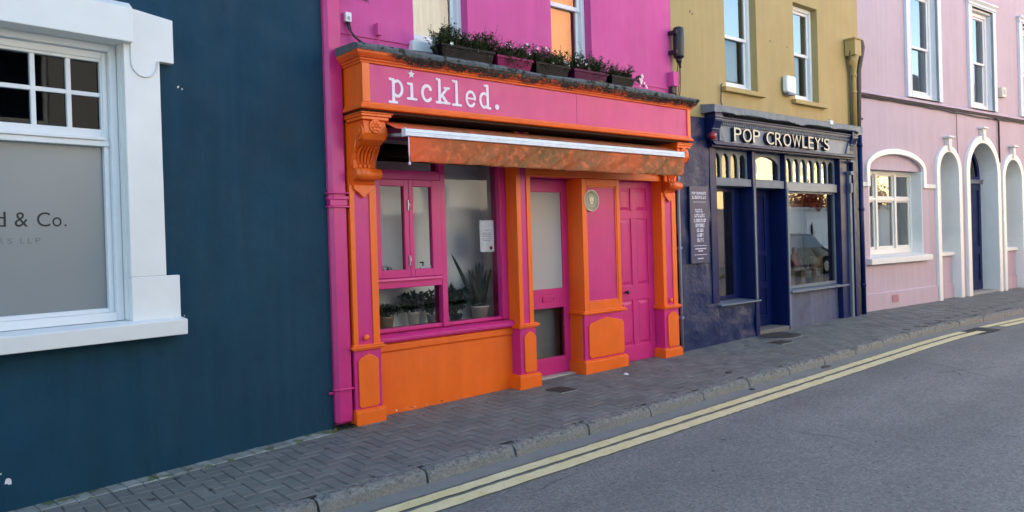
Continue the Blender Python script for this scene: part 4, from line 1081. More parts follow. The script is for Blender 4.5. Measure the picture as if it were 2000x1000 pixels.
rnd = random.Random(77)
g = G()
for k in range(46):
    x, y = (-.22 + rnd.gauss(0, .05), -.32 + rnd.gauss(0, .03)) if k < 30 else (-.05 + rnd.gauss(0, .04), -.36 + rnd.gauss(0, .02))
    g.leaf((x, y, slope(x)), (rnd.gauss(0, 1), rnd.gauss(-.4, 1), rnd.uniform(.2, 1)), rnd.uniform(.02, .05), .012)
tag(build('weed', g, 'weed'), 'little green weed at the foot of the blue wall by the pink pipe', 'weed')
def litter(label, x, y, z, r, mat, seed, sx=1.0):
    rnd = random.Random(seed); g = G(); n = 9
    top = [g.bm.verts.new((r * sx * rnd.uniform(.6, 1.1) * cos(2 * pi * k / n), r * rnd.uniform(.6, 1.1) * sin(2 * pi * k / n), rnd.uniform(.004, .012))) for k in range(n)]
    c = g.bm.verts.new((0, 0, .014)); bt = [g.bm.verts.new((v.co.x * 1.1, v.co.y * 1.1, -.004)) for v in top]
    for k in range(n):
        g.bm.faces.new([c, top[k], top[(k + 1) % n]]); g.bm.faces.new([top[k], bt[k], bt[(k + 1) % n], top[(k + 1) % n]])
    return tag(build('litter', g, mat, None, loc=(x, y, slope(x) + z)), label, 'litter')
litter('scrap of white paper on the pavers in front of the wide orange pilaster', 3.2, -.62, .003, .03, 'paper', 1)
litter('dark leaf lying in the gutter below the navy shop', 5.35, -1.86, -.094, .05, 'black', 2, 2.0)
litter('small dark scrap in the gutter by the kerb joint', 3.75, -1.86, -.094, .03, 'black', 3)
litter('dark scrap on the pavement near the kerb beyond the orange shop', 3.95, -1.45, .003, .035, 'black', 4, 1.5)

# ============ yellow house with the navy shopfront
PO = thing('navy_shop_house', 'mustard yellow house over a dark navy shopfront with raised cream letters', 'house', (4.74, -.2, 0), R(-.8))
PW = 5.165
g = G()
g.sheet_holes(rect(.002, PW, 3.16, 8.8), [rect(1.2, 2.0, 3.62, 5.22), rect(3.04, 3.78, 3.62, 5.16)], 0, .3)
build('wall', g, 'mustard', PO)
shell(PO, .002, PW, 0, 8.8, mat='mustard', floor_z=3.3)
sash(PO, 1.202, 1.998, 3.63, 5.215, 4.40, .105, blind='blind', fw=.06, gl2='glass')
sash(PO, 3.042, 3.778, 3.63, 5.155, 4.40, .105, blind='blind', fw=.06, gl2='glass')
for a, b_ in ((1.09, 2.11), (2.93, 3.93)):
    g = G(); g.box(a, b_, -.075, .165, 3.56, 3.627); build('window_sill', g, 'mustard_trim', PO, .008)
g = G()
rnd = random.Random(44)
for s_, z, r_ in ((.42, 4.55, .03), (.47, 4.53, .02), (2.36, 4.45, .022), (2.84, 4.42, .02), (2.4, 4.44, .01)): chip(g, s_, z, r_)
build('paint_chips', g, plain('bare brown render', (112, 88, 66), .9), PO)

g = G()                                                       # lumpy navy render left of the shop window
rows = []; rnd = random.Random(6); na, nb = 14, 60
for i in range(na + 1):
    x = .004 + (.86 - .004) * i / na; col = []
    for j in range(nb + 1):
        z = -.25 + 3.4 * j / nb; col.append(g.bm.verts.new((x, -.02 - .022 * mn.noise(Vector((x * 4, 1.7, z * 3))) - .01 * mn.noise(Vector((x * 11, 4, z * 9))), z)))
    rows.append(col)
for a, b_ in zip(rows, rows[1:]):
    for j in range(nb): f = g.bm.faces.new([a[j], b_[j], b_[j + 1], a[j + 1]]); f.smooth = True
g.box(.004, .86, .02, .3, -.25, 3.15)
build('render_pier', g, 'navy_wall', PO)
g = G(); rows = []
for i in range(17):
    x = .862 + (1.80 - .862) * i / 16; col = []
    for j in range(15):
        z = -.2 + .785 * j / 14; col.append(g.bm.verts.new((x, .0 - .03 * mn.noise(Vector((x * 5, 9, z * 5))) - .012 * mn.noise(Vector((x * 13, 2, z * 12))), z)))
    rows.append(col)
for a, b_ in zip(rows, rows[1:]):
    for j in range(14): f = g.bm.faces.new([a[j], b_[j], b_[j + 1], a[j + 1]]); f.smooth = True
g.box(.862, 1.80, .05, .3, -.2, .584)
build('stall_riser', g, 'navy_wall', PO)
g = G(); g.box(2.70, 4.29, .03, .3, -.2, .64); build('stall_riser', g, paint('faded navy riser', (70, 80, 108), .6, .2, 4, .5, 20, streak=.3), PO, .004)
g = G(); g.prism([(-.07, .585), (-.07, .607), (.3, .63), (.3, .585)], .855, 1.835, 'x'); build('window_sill', g, 'slate_paint', PO, .004)
g = G(); g.prism([(-.07, .6405), (-.07, .672), (.1, .69), (.3, .69), (.3, .6405)], 2.69, 4.50, 'x'); build('window_sill', g, 'slate_paint', PO, .004)
# posts and reveals
g = G()
g.box(.72, .868, -.035, .3, .636, 2.76); build('post', g, 'navy', PO, .006)
g = G(); g.box(.8685, .905, .03, .24, .632, 2.245); build('post_edge', g, 'slate_paint', PO, .003)
g = G(); g.box(1.755, 1.84, -.03, .34, -.2, 2.76); g.box(1.60, 1.7545, .20, .34, .632, 2.76); build('post', g, 'navy', PO, .005)
g = G(); g.box(1.763, 1.80, -.042, -.0305, .62, 2.25); build('post_edge', g, 'slate_paint', PO, .003)
g = G(); g.box(2.655, 2.70, -.02, .36, -.2, 2.76); g.box(2.6, 2.6545, .26, .36, -.2, 2.76); build('post', g, 'navy', PO, .005)
g = G(); g.box(2.665, 2.712, -.035, -.0205, .14, 2.25); build('post_edge', g, 'slate_paint', PO, .003)
g = G(); g.box(4.285, 4.53, -.06, .3, -.2, 2.76); build('pilaster', g, 'navy', PO, .006)
g = G(); g.box(4.53, 4.60, -.10, .3, -.2, 2.5); build('pilaster_strip', g, 'slate_paint', PO, .006)
g = G(); g.box(4.602, 4.86, -.045, .3, -.2, 3.15); g.box(4.64, 4.74, -.11, -.0455, -.2, 2.74); build('pilaster', g, 'navy', PO, .006)
g = G(); g.box(4.52, 4.62, -.13, -.02, 2.5, 2.56); g.box(4.5, 4.64, -.15, -.02, 2.705, 2.735); g.box(4.53, 4.6, -.12, -.02, 2.2, 2.36); build('capital', g, 'slate_paint', PO, .004)
g = G(); g.box(4.862, PW, .0, .3, -.2, 3.155); build('render_pier', g, 'navy_wall', PO)
# beams
g = G(); g.box(.868, 1.755, -.01, .24, 2.246, 2.352); g.box(1.84, 2.655, .0, .30, 2.236, 2.352); build('transom', g, 'slate_paint', PO, .006)
g = G(); g.box(2.70, 4.285, -.005, .14, 2.205, 2.335); build('transom', g, paint('pale grey transom', (142, 146, 146), .5, .05, 3, .1, 20), PO, .006)
# arcaded lights over the windows
def arcade(s0, s1, z0, z1, n, y, gap=.045, flat=False, mat='slate_paint', glass_y=.028):
    w_ = (s1 - s0 - gap) / n; holes = []
    for k in range(n):
        a = s0 + gap + k * w_; b_ = a + w_ - gap; c = (a + b_) / 2; rr = (b_ - a) / 2; rz = rr * (.45 if flat else 1.35)
        holes.append([(a, z0 + .015), (b_, z0 + .015)] + arc(c, z1 - .05 - rz, rr, rz, 0, 180, 14))
    g = G(); g.sheet_holes(rect(s0, s1, z0, z1), holes, y, y + .026); o = build('arcade', g, mat, PO, .004)
    g = G(); g.box(s0, s1, y + glass_y, y + glass_y + .005, z0, z1); build('pane', g, 'glass_arc', o)
    return o
arcade(.87, 1.752, 2.353, 2.758, 4, .05)
arcade(1.843, 2.652, 2.353, 2.758, 1, .06, .05, True)
arcade(2.702, 4.284, 2.336, 2.758, 7, .03)
# fascia, cornice and lead capping
g = G(); g.box(.76, 4.62, -.10, .3, 2.835, 3.10); fa = build('fascia', g, paint('pale grey blue sign board', (128, 138, 148), .5, .08, 2, .12, 20), PO)
g = G()
for d_, za, zb_ in ((.0, 2.76, 2.785), (.05, 2.785, 2.805), (.025, 2.805, 2.834)): g.box(.69, 4.70, -.105 - d_, .298, za, zb_)
build('fascia_base', g, 'navy', PO, .004)
g = G(); g.box(.72, 4.66, -.14, .296, 3.101, 3.12); g.box(.70, 4.68, -.175, .296, 3.145, 3.165); build('cornice', g, 'navy', PO, .003)
g = G(); x = .86
while x < 4.5: g.box(x, x + .022, -.136, -.1005, 3.062, 3.098); x += .044
g.box(.86, 4.5, -.15, -.02, 3.1205, 3.1445); build('dentils', g, 'slate_paint', PO)
def sidebr(s0, s1):
    g = G(); g.prism([(-.02, 2.84), (-.115, 2.84), (-.115, 2.90), (-.13, 2.98), (-.165, 3.06), (-.185, 3.10), (-.185, 3.21), (-.02, 3.21)], s0, s1, 'x'); b_ = build('bracket', g, 'navy', PO, .004)
    g = G()
    for z in (3.115, 3.155): g.box(s0 - .004, s1 + .004, -.197, -.1855, z, z + .014)
    g.box(s0 - .004, s1 + .004, -.15, -.12, 2.99, 3.003); build('bracket_bead', g, 'slate_paint', b_)
sidebr(.66, .83); sidebr(4.50, 4.68)
g = G(); g.prism([(.83, 2.845), (.95, 2.845), (.90, 2.95), (.86, 3.02), (.83, 3.05)], -.13, -.1005); g.prism([(4.50, 2.845), (4.38, 2.845), (4.43, 2.95), (4.47, 3.02), (4.50, 3.05)], -.13, -.1005); build('scroll_end', g, 'slate_paint', fa, .003)
g = G(); rnd = random.Random(17); rows = []; n = 120
for i in range(n + 1):
    x = .60 + (4.80 - .60) * i / n; d_ = .006 * sin(x * 7) + rnd.uniform(-.004, .004) + (.012 if sin(x * 2.9) > .8 else 0)
    rows.append([g.bm.verts.new(p) for p in ((x, .0, 3.212), (x, -.205, 3.212), (x, -.222 + d_ * .5, 3.222 - max(0, d_) * 2), (x, -.226 + d_ * .4, 3.298 + d_ * .3), (x, -.20, 3.31), (x, .0, 3.335))])
for a, b_ in zip(rows, rows[1:]):
    for k in range(6): g.bm.faces.new([a[k], b_[k], b_[(k + 1) % 6], a[(k + 1) % 6]])
g.bm.faces.new(rows[0]); g.bm.faces.new(rows[-1][::-1]); bmesh.ops.recalc_face_normals(g.bm, faces=g.bm.faces[:])
build('lead_capping', g, 'lead', PO)
# raised letters, one by one
word = "POP CROWLEY'S"; adv = {'P': 1.0, 'O': 1.18, 'C': 1.08, 'R': 1.06, 'W': 1.36, 'L': .86, 'E': .9, 'Y': 1.02, "'": .34, 'S': .98, ' ': .62}
tot = sum(adv[c] for c in word); u_ = (3.80 - 1.12) / tot; x = 1.12
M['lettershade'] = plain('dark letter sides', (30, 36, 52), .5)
for c in word:
    wd = adv[c] * u_
    if c != ' ':
        z0 = 2.858 if c != "'" else 2.985
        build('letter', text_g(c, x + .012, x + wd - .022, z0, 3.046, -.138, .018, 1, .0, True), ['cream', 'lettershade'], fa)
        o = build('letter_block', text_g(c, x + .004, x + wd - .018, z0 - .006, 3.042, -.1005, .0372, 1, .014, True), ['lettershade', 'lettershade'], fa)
    x += wd
# shop windows, door
g = G(); frame(g, .905, 1.60, .632, 2.245, .03, .03, .06, .06, .205, .245); w1 = build('shop_window', g, 'navy', PO, .004)
g = G(); g.box(.93, 1.58, .222, .226, .68, 2.19); build('pane', g, 'glass_hi', w1)
g = G(); frame(g, 2.714, 4.284, .6905, 2.204, .03, .045, .05, .03, .04, .09); w2 = build('shop_window', g, 'slate_paint', PO, .004)
g = G(); g.box(2.73, 4.26, .06, .065, .72, 2.19); build('pane', g, 'glass_hi', w2)
g = G(); g.box(1.84, 2.66, -.02, .6, -.1, .145); build('door_step', g, plain('worn stone step', (104, 104, 100), .8), PO, .008)
g = G(); g.box(1.8405, 1.95, .22, .30, .146, 2.235); build('door_post', g, paint('worn grey door post', (112, 112, 122), .5, .1, 6, .2, 30), PO, .004)
g = G(); frame(g, 1.951, 2.6, .15, 2.235, .10, .10, .16, .11, .25, .30); g.box(2.051, 2.5, .25, .30, .72, .82); g.box(2.051, 2.5, .25, .30, 1.22, 1.30)
g.box(2.05, 2.501, .272, .29, .2, 2.2); dr = build('door', g, 'navy', PO, .004)
g = G(); g.box(1.965, 1.99, .235, .2495, 1.35, 1.45); g.cone((1.98, .245, 1.02), (1.98, .22, 1.02), .016); build('handle', g, 'steel', dr)
g = G(); g.box(.87, 1.75, .26, .9, .55, .66); g.box(2.70, 4.28, .1, .9, .55, .70); build('display_board', g, 'inside', PO)
g = G(); g.box(.8, 1.75, 1.0, 1.02, .66, 2.3); build('bounce_panel', g, 'screen', PO)  # white panels added to bounce light into the two display windows
g = G(); g.box(2.62, 4.5, .72, .74, .1, 2.8); build('bounce_panel', g, 'screen', PO)
g = G(); g.box(1.28, 1.6, .9, .915, .9, 2.1); 
build('curtain', g, 'curtain', PO)
# painted information board
SB = thing('information_board', 'narrow navy board with white lettering in short lines on the navy wall', 'sign', (4.74, -.2, 0), R(-.8))
g = G(); g.box(.225, .62, -.062, -.035, 1.2, 2.22); build('board', g, 'signblue', SB, .003)
build('lettering', text_g("POP CROWLEY'S", .27, .575, 2.112, 2.148, -.0621, .0015, 1, .03), 'paper', SB)
g = G(); rnd = random.Random(19)
def words(z0, z1, x0, x1):
    x = x0
    while x < x1 - .004:
        for k in range(rnd.randint(2, 6)):
            if x > x1 - .008: break
            w_ = rnd.uniform(.012, .018); t = (z1 - z0); kind = rnd.randint(0, 3)
            g.box(x, x + .005, -.0635, -.0625, z0, z1)
            if kind < 3: g.box(x + .0052, x + w_, -.0635, -.0625, z1 - t * .28, z1)
            if kind != 1: g.box(x + .0052, x + w_, -.0635, -.0625, z0, z0 + t * .28)
            if kind == 2: g.box(x + w_ - .004, x + w_, -.0635, -.0625, z0 + t * .285, z1 - t * .285)
            x += w_ + .003
        x += .012
for z0, z1, a, b_ in ((2.055, 2.095, .275, .57), (1.875, 1.92, .33, .50), (1.81, 1.855, .315, .54), (1.745, 1.79, .30, .56), (1.68, 1.725, .33, .53), (1.615, 1.66, .355, .505), (1.55, 1.595, .36, .495), (1.485, 1.53, .36, .50)): words(z0, z1, a, b_)
for z in (2.01, 1.43, 1.31): g.box(.29, .565, -.0635, -.0625, z, z + .005)
for z, a, b_ in ((1.385, .31, .55), (1.355, .38, .48), (1.255, .36, .49)):
    x = a
    while x < b_: g.box(x, x + .007, -.0635, -.0625, z, z + .014); x += .010
build('print', g, 'paper', SB)
def at_po(s, y): 
    a = R(-.8); return (4.74 + s * cos(a) - y * sin(a), -.2 + s * sin(a) + y * cos(a))
def po_thing(name, label, cat, s, y, z, group=None): p = at_po(s, y); return thing(name, label, cat, (p[0], p[1], z), R(-.8), group)
r = po_thing('alarm_bell', 'round dark red alarm bell beside the left end of the navy sign', 'bell', .60, -.12, 2.89)
g = G(); g.cone((0, .02, 0), (0, -.03, 0), .045, n=20); build('base', g, 'navy', r)
g = G(); g.lathe((0, 0, 0), [(.052, 0), (.054, .03), (.045, .055), (.02, .066), (.004, .068)], 22)
for v in g.bm.verts: v.co = Vector((v.co.x, -.03 - v.co.z, v.co.y))
build('dome', g, 'red', r)
g = G(); g.ball((.03, -.085, .015), .014); build('lamp', g, 'paper', r)
r = po_thing('alarm_box', 'white rounded alarm box on the yellow wall left of the right hand window', 'alarm', 2.78, 0, 3.82)
g = G(); g.prism([(-.12, -.12), (.12, -.14), (.14, -.10), (.135, .11), (.10, .135), (-.10, .135), (-.135, .11), (-.14, -.09)], -.10, -.02); build('cover', g, 'pvc', r, .02)
g = G(); g.box(-.10, .10, -.02, 0, -.1, .1); g.box(-.10, .10, -.095, -.03, -.155, -.125); build('back_plate', g, 'slate_paint', r)
r = po_thing('floodlight', 'small white floodlight clipped to the lead capping over the navy sign', 'lamp', 3.72, -.20, 3.31)
g = G(); g.box(-.05, .05, -.035, .03, -.045, .02); build('body', g, 'pvc', r, .008)
g = G(); g.box(-.012, .012, -.01, .01, .0205, .045); build('clip', g, 'grey', r)
# hopper and rainwater pipe
r = po_thing('rainwater_pipe', 'mustard painted rainwater hopper and pipe at the edge of the yellow house', 'pipe', 4.77, 0, 0)
g = G(); g.prism([(-.11, 4.52), (.12, 4.52), (.12, 4.78), (-.11, 4.78)], -.19, -.012); g.box(-.125, .135, -.205, -.011, 4.7805, 4.81); build('hopper', g, 'mustard_trim', r, .008)
g = G(); g.tube([(0, -.11, 4.53), (-.01, -.10, 4.42), (.04, -.08, 4.32), (.06, -.07, 4.2), (.06, -.07, 3.34)], [.09, .075, .055, .042, .042], 14); build('pipe', g, 'mustard_trim', r)
g = G(); g.cone((.06, -.07, 3.9), (.06, -.07, 3.94), .050); g.cone((.06, -.07, 4.18), (.06, -.07, 4.23), .052); build('collar', g, 'mustard_trim', r)
g = G(); g.tube([(4.96, -.16, 4.8), (5.02, -.14, 4.7), (5.0, -.12, 4.5), (4.97, -.10, 4.3), (4.96, -.08, 3.32)], [.03, .05, .045, .04, .035], 8); g.tube([(4.70, -.12, 4.75), (4.66, -.1, 4.55), (4.72, -.06, 4.4), (4.76, -.05, 4.2), (4.76, -.04, 3.32)], .014, 6)
p = at_po(0, 0); tag(build('cable_bundle', g, 'brownpipe', None, 0, (p[0], p[1], 0), R(-.8)), 'grey brown bundle of cables bending down beside the mustard hopper', 'cable')
g = G(); g.cone((4.99, -.07, .05), (4.99, -.07, 3.2), .04); 
for z in (.6, 1.9, 3.0): g.cone((4.99, -.07, z), (4.99, -.07, z + .05), .048)
tag(build('dark_pipe', g, 'navy', None, 0, (p[0], p[1], 0), R(-.8)), 'dark navy pipe at the corner where the pale pink house begins', 'pipe')
g = G(); g.tube([(1.07, -.03, 3.66), (1.04, -.03, 3.64), (1.04, -.02, 3.40), (1.05, -.04, 3.33)], .008, 5); tag(build('cable', g, 'cable', None, 0, (p[0], p[1], 0), R(-.8)), 'short dark cable under the left hand sill of the yellow house', 'cable')
# shop goods
def goods(label, s, y, h, r_, mat, kind='bottle'):
    o = po_thing('tall_bottle' if kind == 'bottle' else 'paper_bag', label, 'bottle' if kind == 'bottle' else 'bag', s, y, .701)
    g = G()
    if kind == 'bottle': g.lathe((0, 0, 0), [(r_ * .9, 0), (r_, .02), (r_, h * .66), (r_ * .5, h * .8), (r_ * .36, h * .86), (r_ * .36, h), (r_ * .1, h + .005)], 16)
    else: g.prism([(-r_, 0), (r_, 0), (r_ * .92, h), (r_ * .5, h - .02), (0, h + .01), (-r_ * .5, h - .02), (-r_ * .94, h)], -r_ * .5, r_ * .5)
    build('body', g, mat, o)
    g = G()
    if kind == 'bottle': g.cone((0, 0, h * .2), (0, 0, h * .5), r_ * 1.02, n=18)
    else: g.box(-r_ * .5, r_ * .5, -r_ * .5 - .003, -r_ * .5 - .001, h * .3, h * .6)
    build('label', g, 'paper', o)
goods('pink box shaped tall bottle in the navy shop window', 3.40, .3, .62, .09, plain('pink bottle', (190, 60, 120), .4))
goods('purple tall bottle beside the pink one in the navy shop window', 3.58, .32, .60, .085, plain('purple bottle', (84, 50, 120), .4))
goods('black tall bottle right of the purple one in the navy shop window', 3.76, .3, .52, .085, plain('black bottle', (24, 24, 30), .4))
goods('cream paper bag at the left of the navy shop window', 3.10, .22, .30, .10, plain('cream paper', (196, 186, 160), .8), 'bag')
goods('tan paper bag in front of the pink bottle in the navy shop window', 3.38, .17, .24, .075, plain('tan paper', (190, 170, 134), .8), 'bag')
goods('large kraft paper bag at the right of the navy shop window', 4.0, .28, .44, .15, plain('kraft paper', (176, 150, 112), .8), 'bag')
r = po_thing('hanging_ornament', 'gold sun shaped ornament hanging in the narrow navy shop window', 'ornament', 1.12, .55, 1.75)
g = G(); g.cone((0, 0, 0), (0, -.02, 0), .085, n=24)
for k in range(12):
    a = k * pi / 6; g.prism([(.08 * cos(a - .16), .08 * sin(a - .16)), (.08 * cos(a + .16), .08 * sin(a + .16)), (.14 * cos(a), .14 * sin(a))], -.012, -.004)
g.cone((0, 0, .1), (0, 0, .55), .004); g.cone((0, 0, -.55), (0, 0, -.1), .03, .035); build('sun', g, 'goldpaint', r)
r = po_thing('display_pieces', 'dark twisted driftwood at the bottom of the narrow navy shop window', 'driftwood', 1.18, .5, .66)
g = G(); rnd = random.Random(9)
for k in range(14):
    q = Vector((rnd.uniform(-.16, .2), rnd.uniform(-.1, .1), rnd.uniform(.05, .36))); g.tube([(rnd.uniform(-.1, .1), 0, 0), q * .6, q], [.03, .022, .01], 7)
build('branches', g, plain('driftwood', (74, 62, 50), .8), r)

# ============ pale pink house
PI = thing('pale_pink_house', 'pale pink house with white arched doorway and tall white framed windows', 'house', (9.9, -.2, 0), R(-4.5))
E1 = dict(a=2.95, b=3.80, top=3.10); ED = dict(a=4.27, b=5.66, top=3.36); E3 = dict(a=6.02, b=6.96, top=3.06)
def archpoly(e, z0, grow=0.0):
    a, b_ = e['a'] - grow, e['b'] + grow; c = (a + b_) / 2; rr = (b_ - a) / 2; rz = rr * 1.0
    return [(a, z0), (b_, z0)] + arc(c, e['top'] + grow - rz, rr, rz, 0, 180, 20)
WX = [(1.95, 3.03), (4.58, 5.60), (7.18, 8.24), (9.8, 10.85), (12.4, 13.45)]
bw = dict(a=.37, b=2.33)
segarc = arc(1.35, 2.66 - .0, .98, .285, 0, 180, 18)
g = G()
g.sheet_holes(rect(0.004, 19.5, -.25, 9.8), [rect(a, b_, 4.06, 6.2) for a, b_ in WX] + [[(.37, 1.06), (2.33, 1.06)] + segarc] + [archpoly(E1, -.2), archpoly(ED, -.2), archpoly(E3, -.2)], 0, .42)
build('wall', g, 'palepink', PI)
shell(PI, .004, 19.5, 0, 9.8, mat='palepink', floor_z=3.7, front_t=.42)
g = G(); g.box(.37, 2.33, .05, .40, 2.655, 2.95); build('lunette', g, 'palepink', PI)
# plinth and bands
g = G()
for a, b_ in ((.01, 2.82), (7.1, 19.4)): g.prism([(-.03, -.2), (-.03, .415), (-.005, .435), (.0, .435), (.0, -.2)], a, b_, 'x')
build('plinth', g, 'palepink', PI)
g = G()
for a, b_ in ((.01, .255), (2.445, 2.83), (7.09, 19.4)): g.box(a, b_, -.035, .0, 2.335, 2.415)
build('impost_band', g, 'white_old', PI, .004)
g = G(); g.prism([(-.06, 3.975), (-.06, 4.0), (-.03, 4.035), (.0, 4.05), (.0, 3.965)], .01, 19.4, 'x'); build('string_course', g, 'palepink', PI, .003)
# hood moulds
def hood(inner, outer, y, nm='hood_mould'):
    g = G(); n = len(inner); fs = []
    vi = [[g.bm.verts.new((p[0], yy, p[1])) for p in inner] for yy in (y, .0)]; vo = [[g.bm.verts.new((p[0], yy, p[1])) for p in outer] for yy in (y, .0)]
    for k in range(n - 1):
        fs.append(g.bm.faces.new([vi[0][k], vi[0][k + 1], vo[0][k + 1], vo[0][k]])); fs.append(g.bm.faces.new([vo[0][k], vo[0][k + 1], vo[1][k + 1], vo[1][k]])); fs.append(g.bm.faces.new([vi[1][k], vi[1][k + 1], vi[0][k + 1], vi[0][k]]))
    for k in (0, n - 1): fs.append(g.bm.faces.new([vi[0][k], vo[0][k], vo[1][k], vi[1][k]]))
    bmesh.ops.recalc_face_normals(g.bm, faces=fs); return build(nm, g, 'white', PI, .008)
i_ = [(2.33, 2.335), (2.33, 2.5)] + segarc + [(.37, 2.5), (.37, 2.335)]
o_ = [(2.44, 2.335), (2.44, 2.5)] + arc(1.35, 2.67, 1.09, .375, 0, 180, 18) + [(.26, 2.5), (.26, 2.335)]
hood(i_, o_, -.045)
def archhood(e, wdt, zb):
    ip = archpoly(e, zb)[1:] + [archpoly(e, zb)[0]]; op = archpoly(e, zb, wdt)[1:] + [archpoly(e, zb, wdt)[0]]
    ip[0] = (e['b'], zb); op[0] = (e['b'] + wdt, zb); ip[-1] = (e['a'], zb); op[-1] = (e['a'] - wdt, zb)
    o = hood(ip, op, -.06)
    c = (e['a'] + e['b']) / 2
    g = G(); g.prism([(c - .055, e['top'] + wdt - .10), (c + .055, e['top'] + wdt - .10), (c + .075, e['top'] + wdt + .14), (c - .075, e['top'] + wdt + .14)], -.09, .0); g.box(c - .13, c + .13, -.13, .0, e['top'] + wdt + .1405, e['top'] + wdt + .17); g.box(c - .10, c + .10, -.11, .0, e['top'] + wdt + .1705, e['top'] + wdt + .185); build('keystone', g, 'white_old', o, .004)
    # white lining of the deep reveal
    g = G(); a, b_ = e['a'], e['b']; out = archpoly(e, -.18, -.001); inn = archpoly(e, -.18, -.02)
    n = len(out); fs = []
    P = [[g.bm.verts.new((p[0], yy, p[1])) for p in q] for q in (out, inn) for yy in (-.058, .41)]
    oa, ob, ia, ib = P
    for k in range(1, n):
        kk = (k + 1) % n
        fs += [g.bm.faces.new([ia[k], ia[kk], ib[kk], ib[k]]), g.bm.faces.new([oa[k], oa[kk], ia[kk], ia[k]]), g.bm.faces.new([oa[kk], oa[k], ob[k], ob[kk]])]
    bmesh.ops.recalc_face_normals(g.bm, faces=fs); build('reveal', g, 'white', o)
archhood(E1, .115, -.1); archhood(ED, .135, -.1); archhood(E3, .115, -.1)
# niche windows: pink infill, sill, tall light
for e in (E1, E3):
    a, b_ = e['a'] + .022, e['b'] - .022
    g = G(); g.box(a, b_, .12, .40, -.18, .985); g.box(a, b_, .09, .1195, -.18, .40); build('infill', g, 'palepink', PI)
    g = G(); g.prism([(.06, .9855), (.06, 1.06), (.36, 1.09), (.36, .9855)], a, b_, 'x'); build('window_sill', g, 'white', PI, .006)
    g = G(); g.sheet_holes([(a, 1.07), (b_, 1.07)] + arc((a + b_) / 2, e['top'] - .425, (b_ - a) / 2, .40, 0, 180, 16), [rect(a + .09, b_ - .09, 1.15, 2.32), [(a + .09, 2.40), (b_ - .09, 2.40)] + arc((a + b_) / 2, e['top'] - .425, (b_ - a) / 2 - .09, .33, 0, 180, 14)], .34, .40); w_ = build('window', g, 'pvc', PI, .004)
    g = G(); g.box(a + .05, b_ - .05, .365, .37, 1.1, e['top'] - .08); build('pane', g, 'glass', w_)
# navy door under a fanlight
a, b_ = ED['a'] + .022, ED['b'] - .022; c = (a + b_) / 2
g = G(); g.box(a, b_, .24, .40, 2.50, 2.56); g.box(a, b_, .22, .40, 2.5605, 2.585); build('door_transom', g, 'slate_paint', PI, .004)
g = G(); g.sheet_holes([(a, 2.586), (b_, 2.586)] + arc(c, ED['top'] - .695, (b_ - a) / 2, .67, 0, 180, 18), [[(a + .1, 2.66), (c - .03, 2.66), (c - .03, 3.22)] + arc(c, ED['top'] - .695, (b_ - a) / 2 - .1, .57, 97, 180, 10), [(c + .03, 2.66), (b_ - .1, 2.66)] + arc(c, ED['top'] - .695, (b_ - a) / 2 - .1, .57, 0, 83, 10) + [(c + .03, 3.22)]], .30, .36); fl = build('fanlight', g, 'navy', PI, .004)
g = G(); g.box(a + .05, b_ - .05, .33, .335, 2.6, 3.25); build('pane', g, 'glass', fl)
g = G()
for x0, x1 in ((a + .001, c - .002), (c + .002, b_ - .001)):
    frame(g, x0, x1, .17, 2.499, .11, .10, .2, .14, .29, .345); g.box(x0 + .11, x1 - .1, .29, .345, .95, 1.12); g.box(x0 + .1, x1 - .09, .312, .34, .2, 2.45)
dr = build('door', g, 'navy', PI, .005)
g = G(); g.ball((c - .06, .27, 1.2), .03); g.box(a + .2, a + .42, .28, .2895, 1.02, 1.06); build('handle', g, 'steel', dr)
g = G(); g.box(a, b_, .0, .40, -.1, .165); build('door_step', g, plain('pale stone step', (150, 150, 146), .8), PI, .008)
# bay window with mullions
g = G(); frame(g, .372, 2.328, 1.10, 2.653, .06, .06, .10, .06, .20, .30)
for x in (.97, 1.66): g.box(x, x + .065, .19, .30, 1.2, 2.594)
g.box(.432, 2.268, .20, .295, 2.10, 2.155)
for x0, x1 in ((.432, .97), (1.035, 1.66), (1.725, 2.268)):
    frame(g, x0, x1, 1.2, 2.10, .03, .03, .05, .03, .225, .275); frame(g, x0, x1, 2.155, 2.594, .03, .03, .03, .03, .225, .275)
w_ = build('window', g, paint('cream window frame', (224, 224, 216), .4, .03, 3, .05, 20), PI, .004)
g = G(); g.box(.44, 2.26, .25, .255, 1.2, 2.59); build('pane', g, 'glass_hi', w_)
g = G(); g.box(.372, 2.328, .55, .57, 1.1, 2.6); build('curtain', g, 'screen', w_)
g = G(); g.prism([(-.10, .945), (-.105, 1.05), (.0, 1.065), (.21, 1.099), (.21, .945)], .24, 2.49, 'x'); build('window_sill', g, 'white', PI, .01)
g = G(); g.box(2.31, 2.329, .001, .2, 1.066, 2.653); g.box(.371, .39, .001, .2, 1.066, 2.653); build('window_reveal', g, 'white', PI)
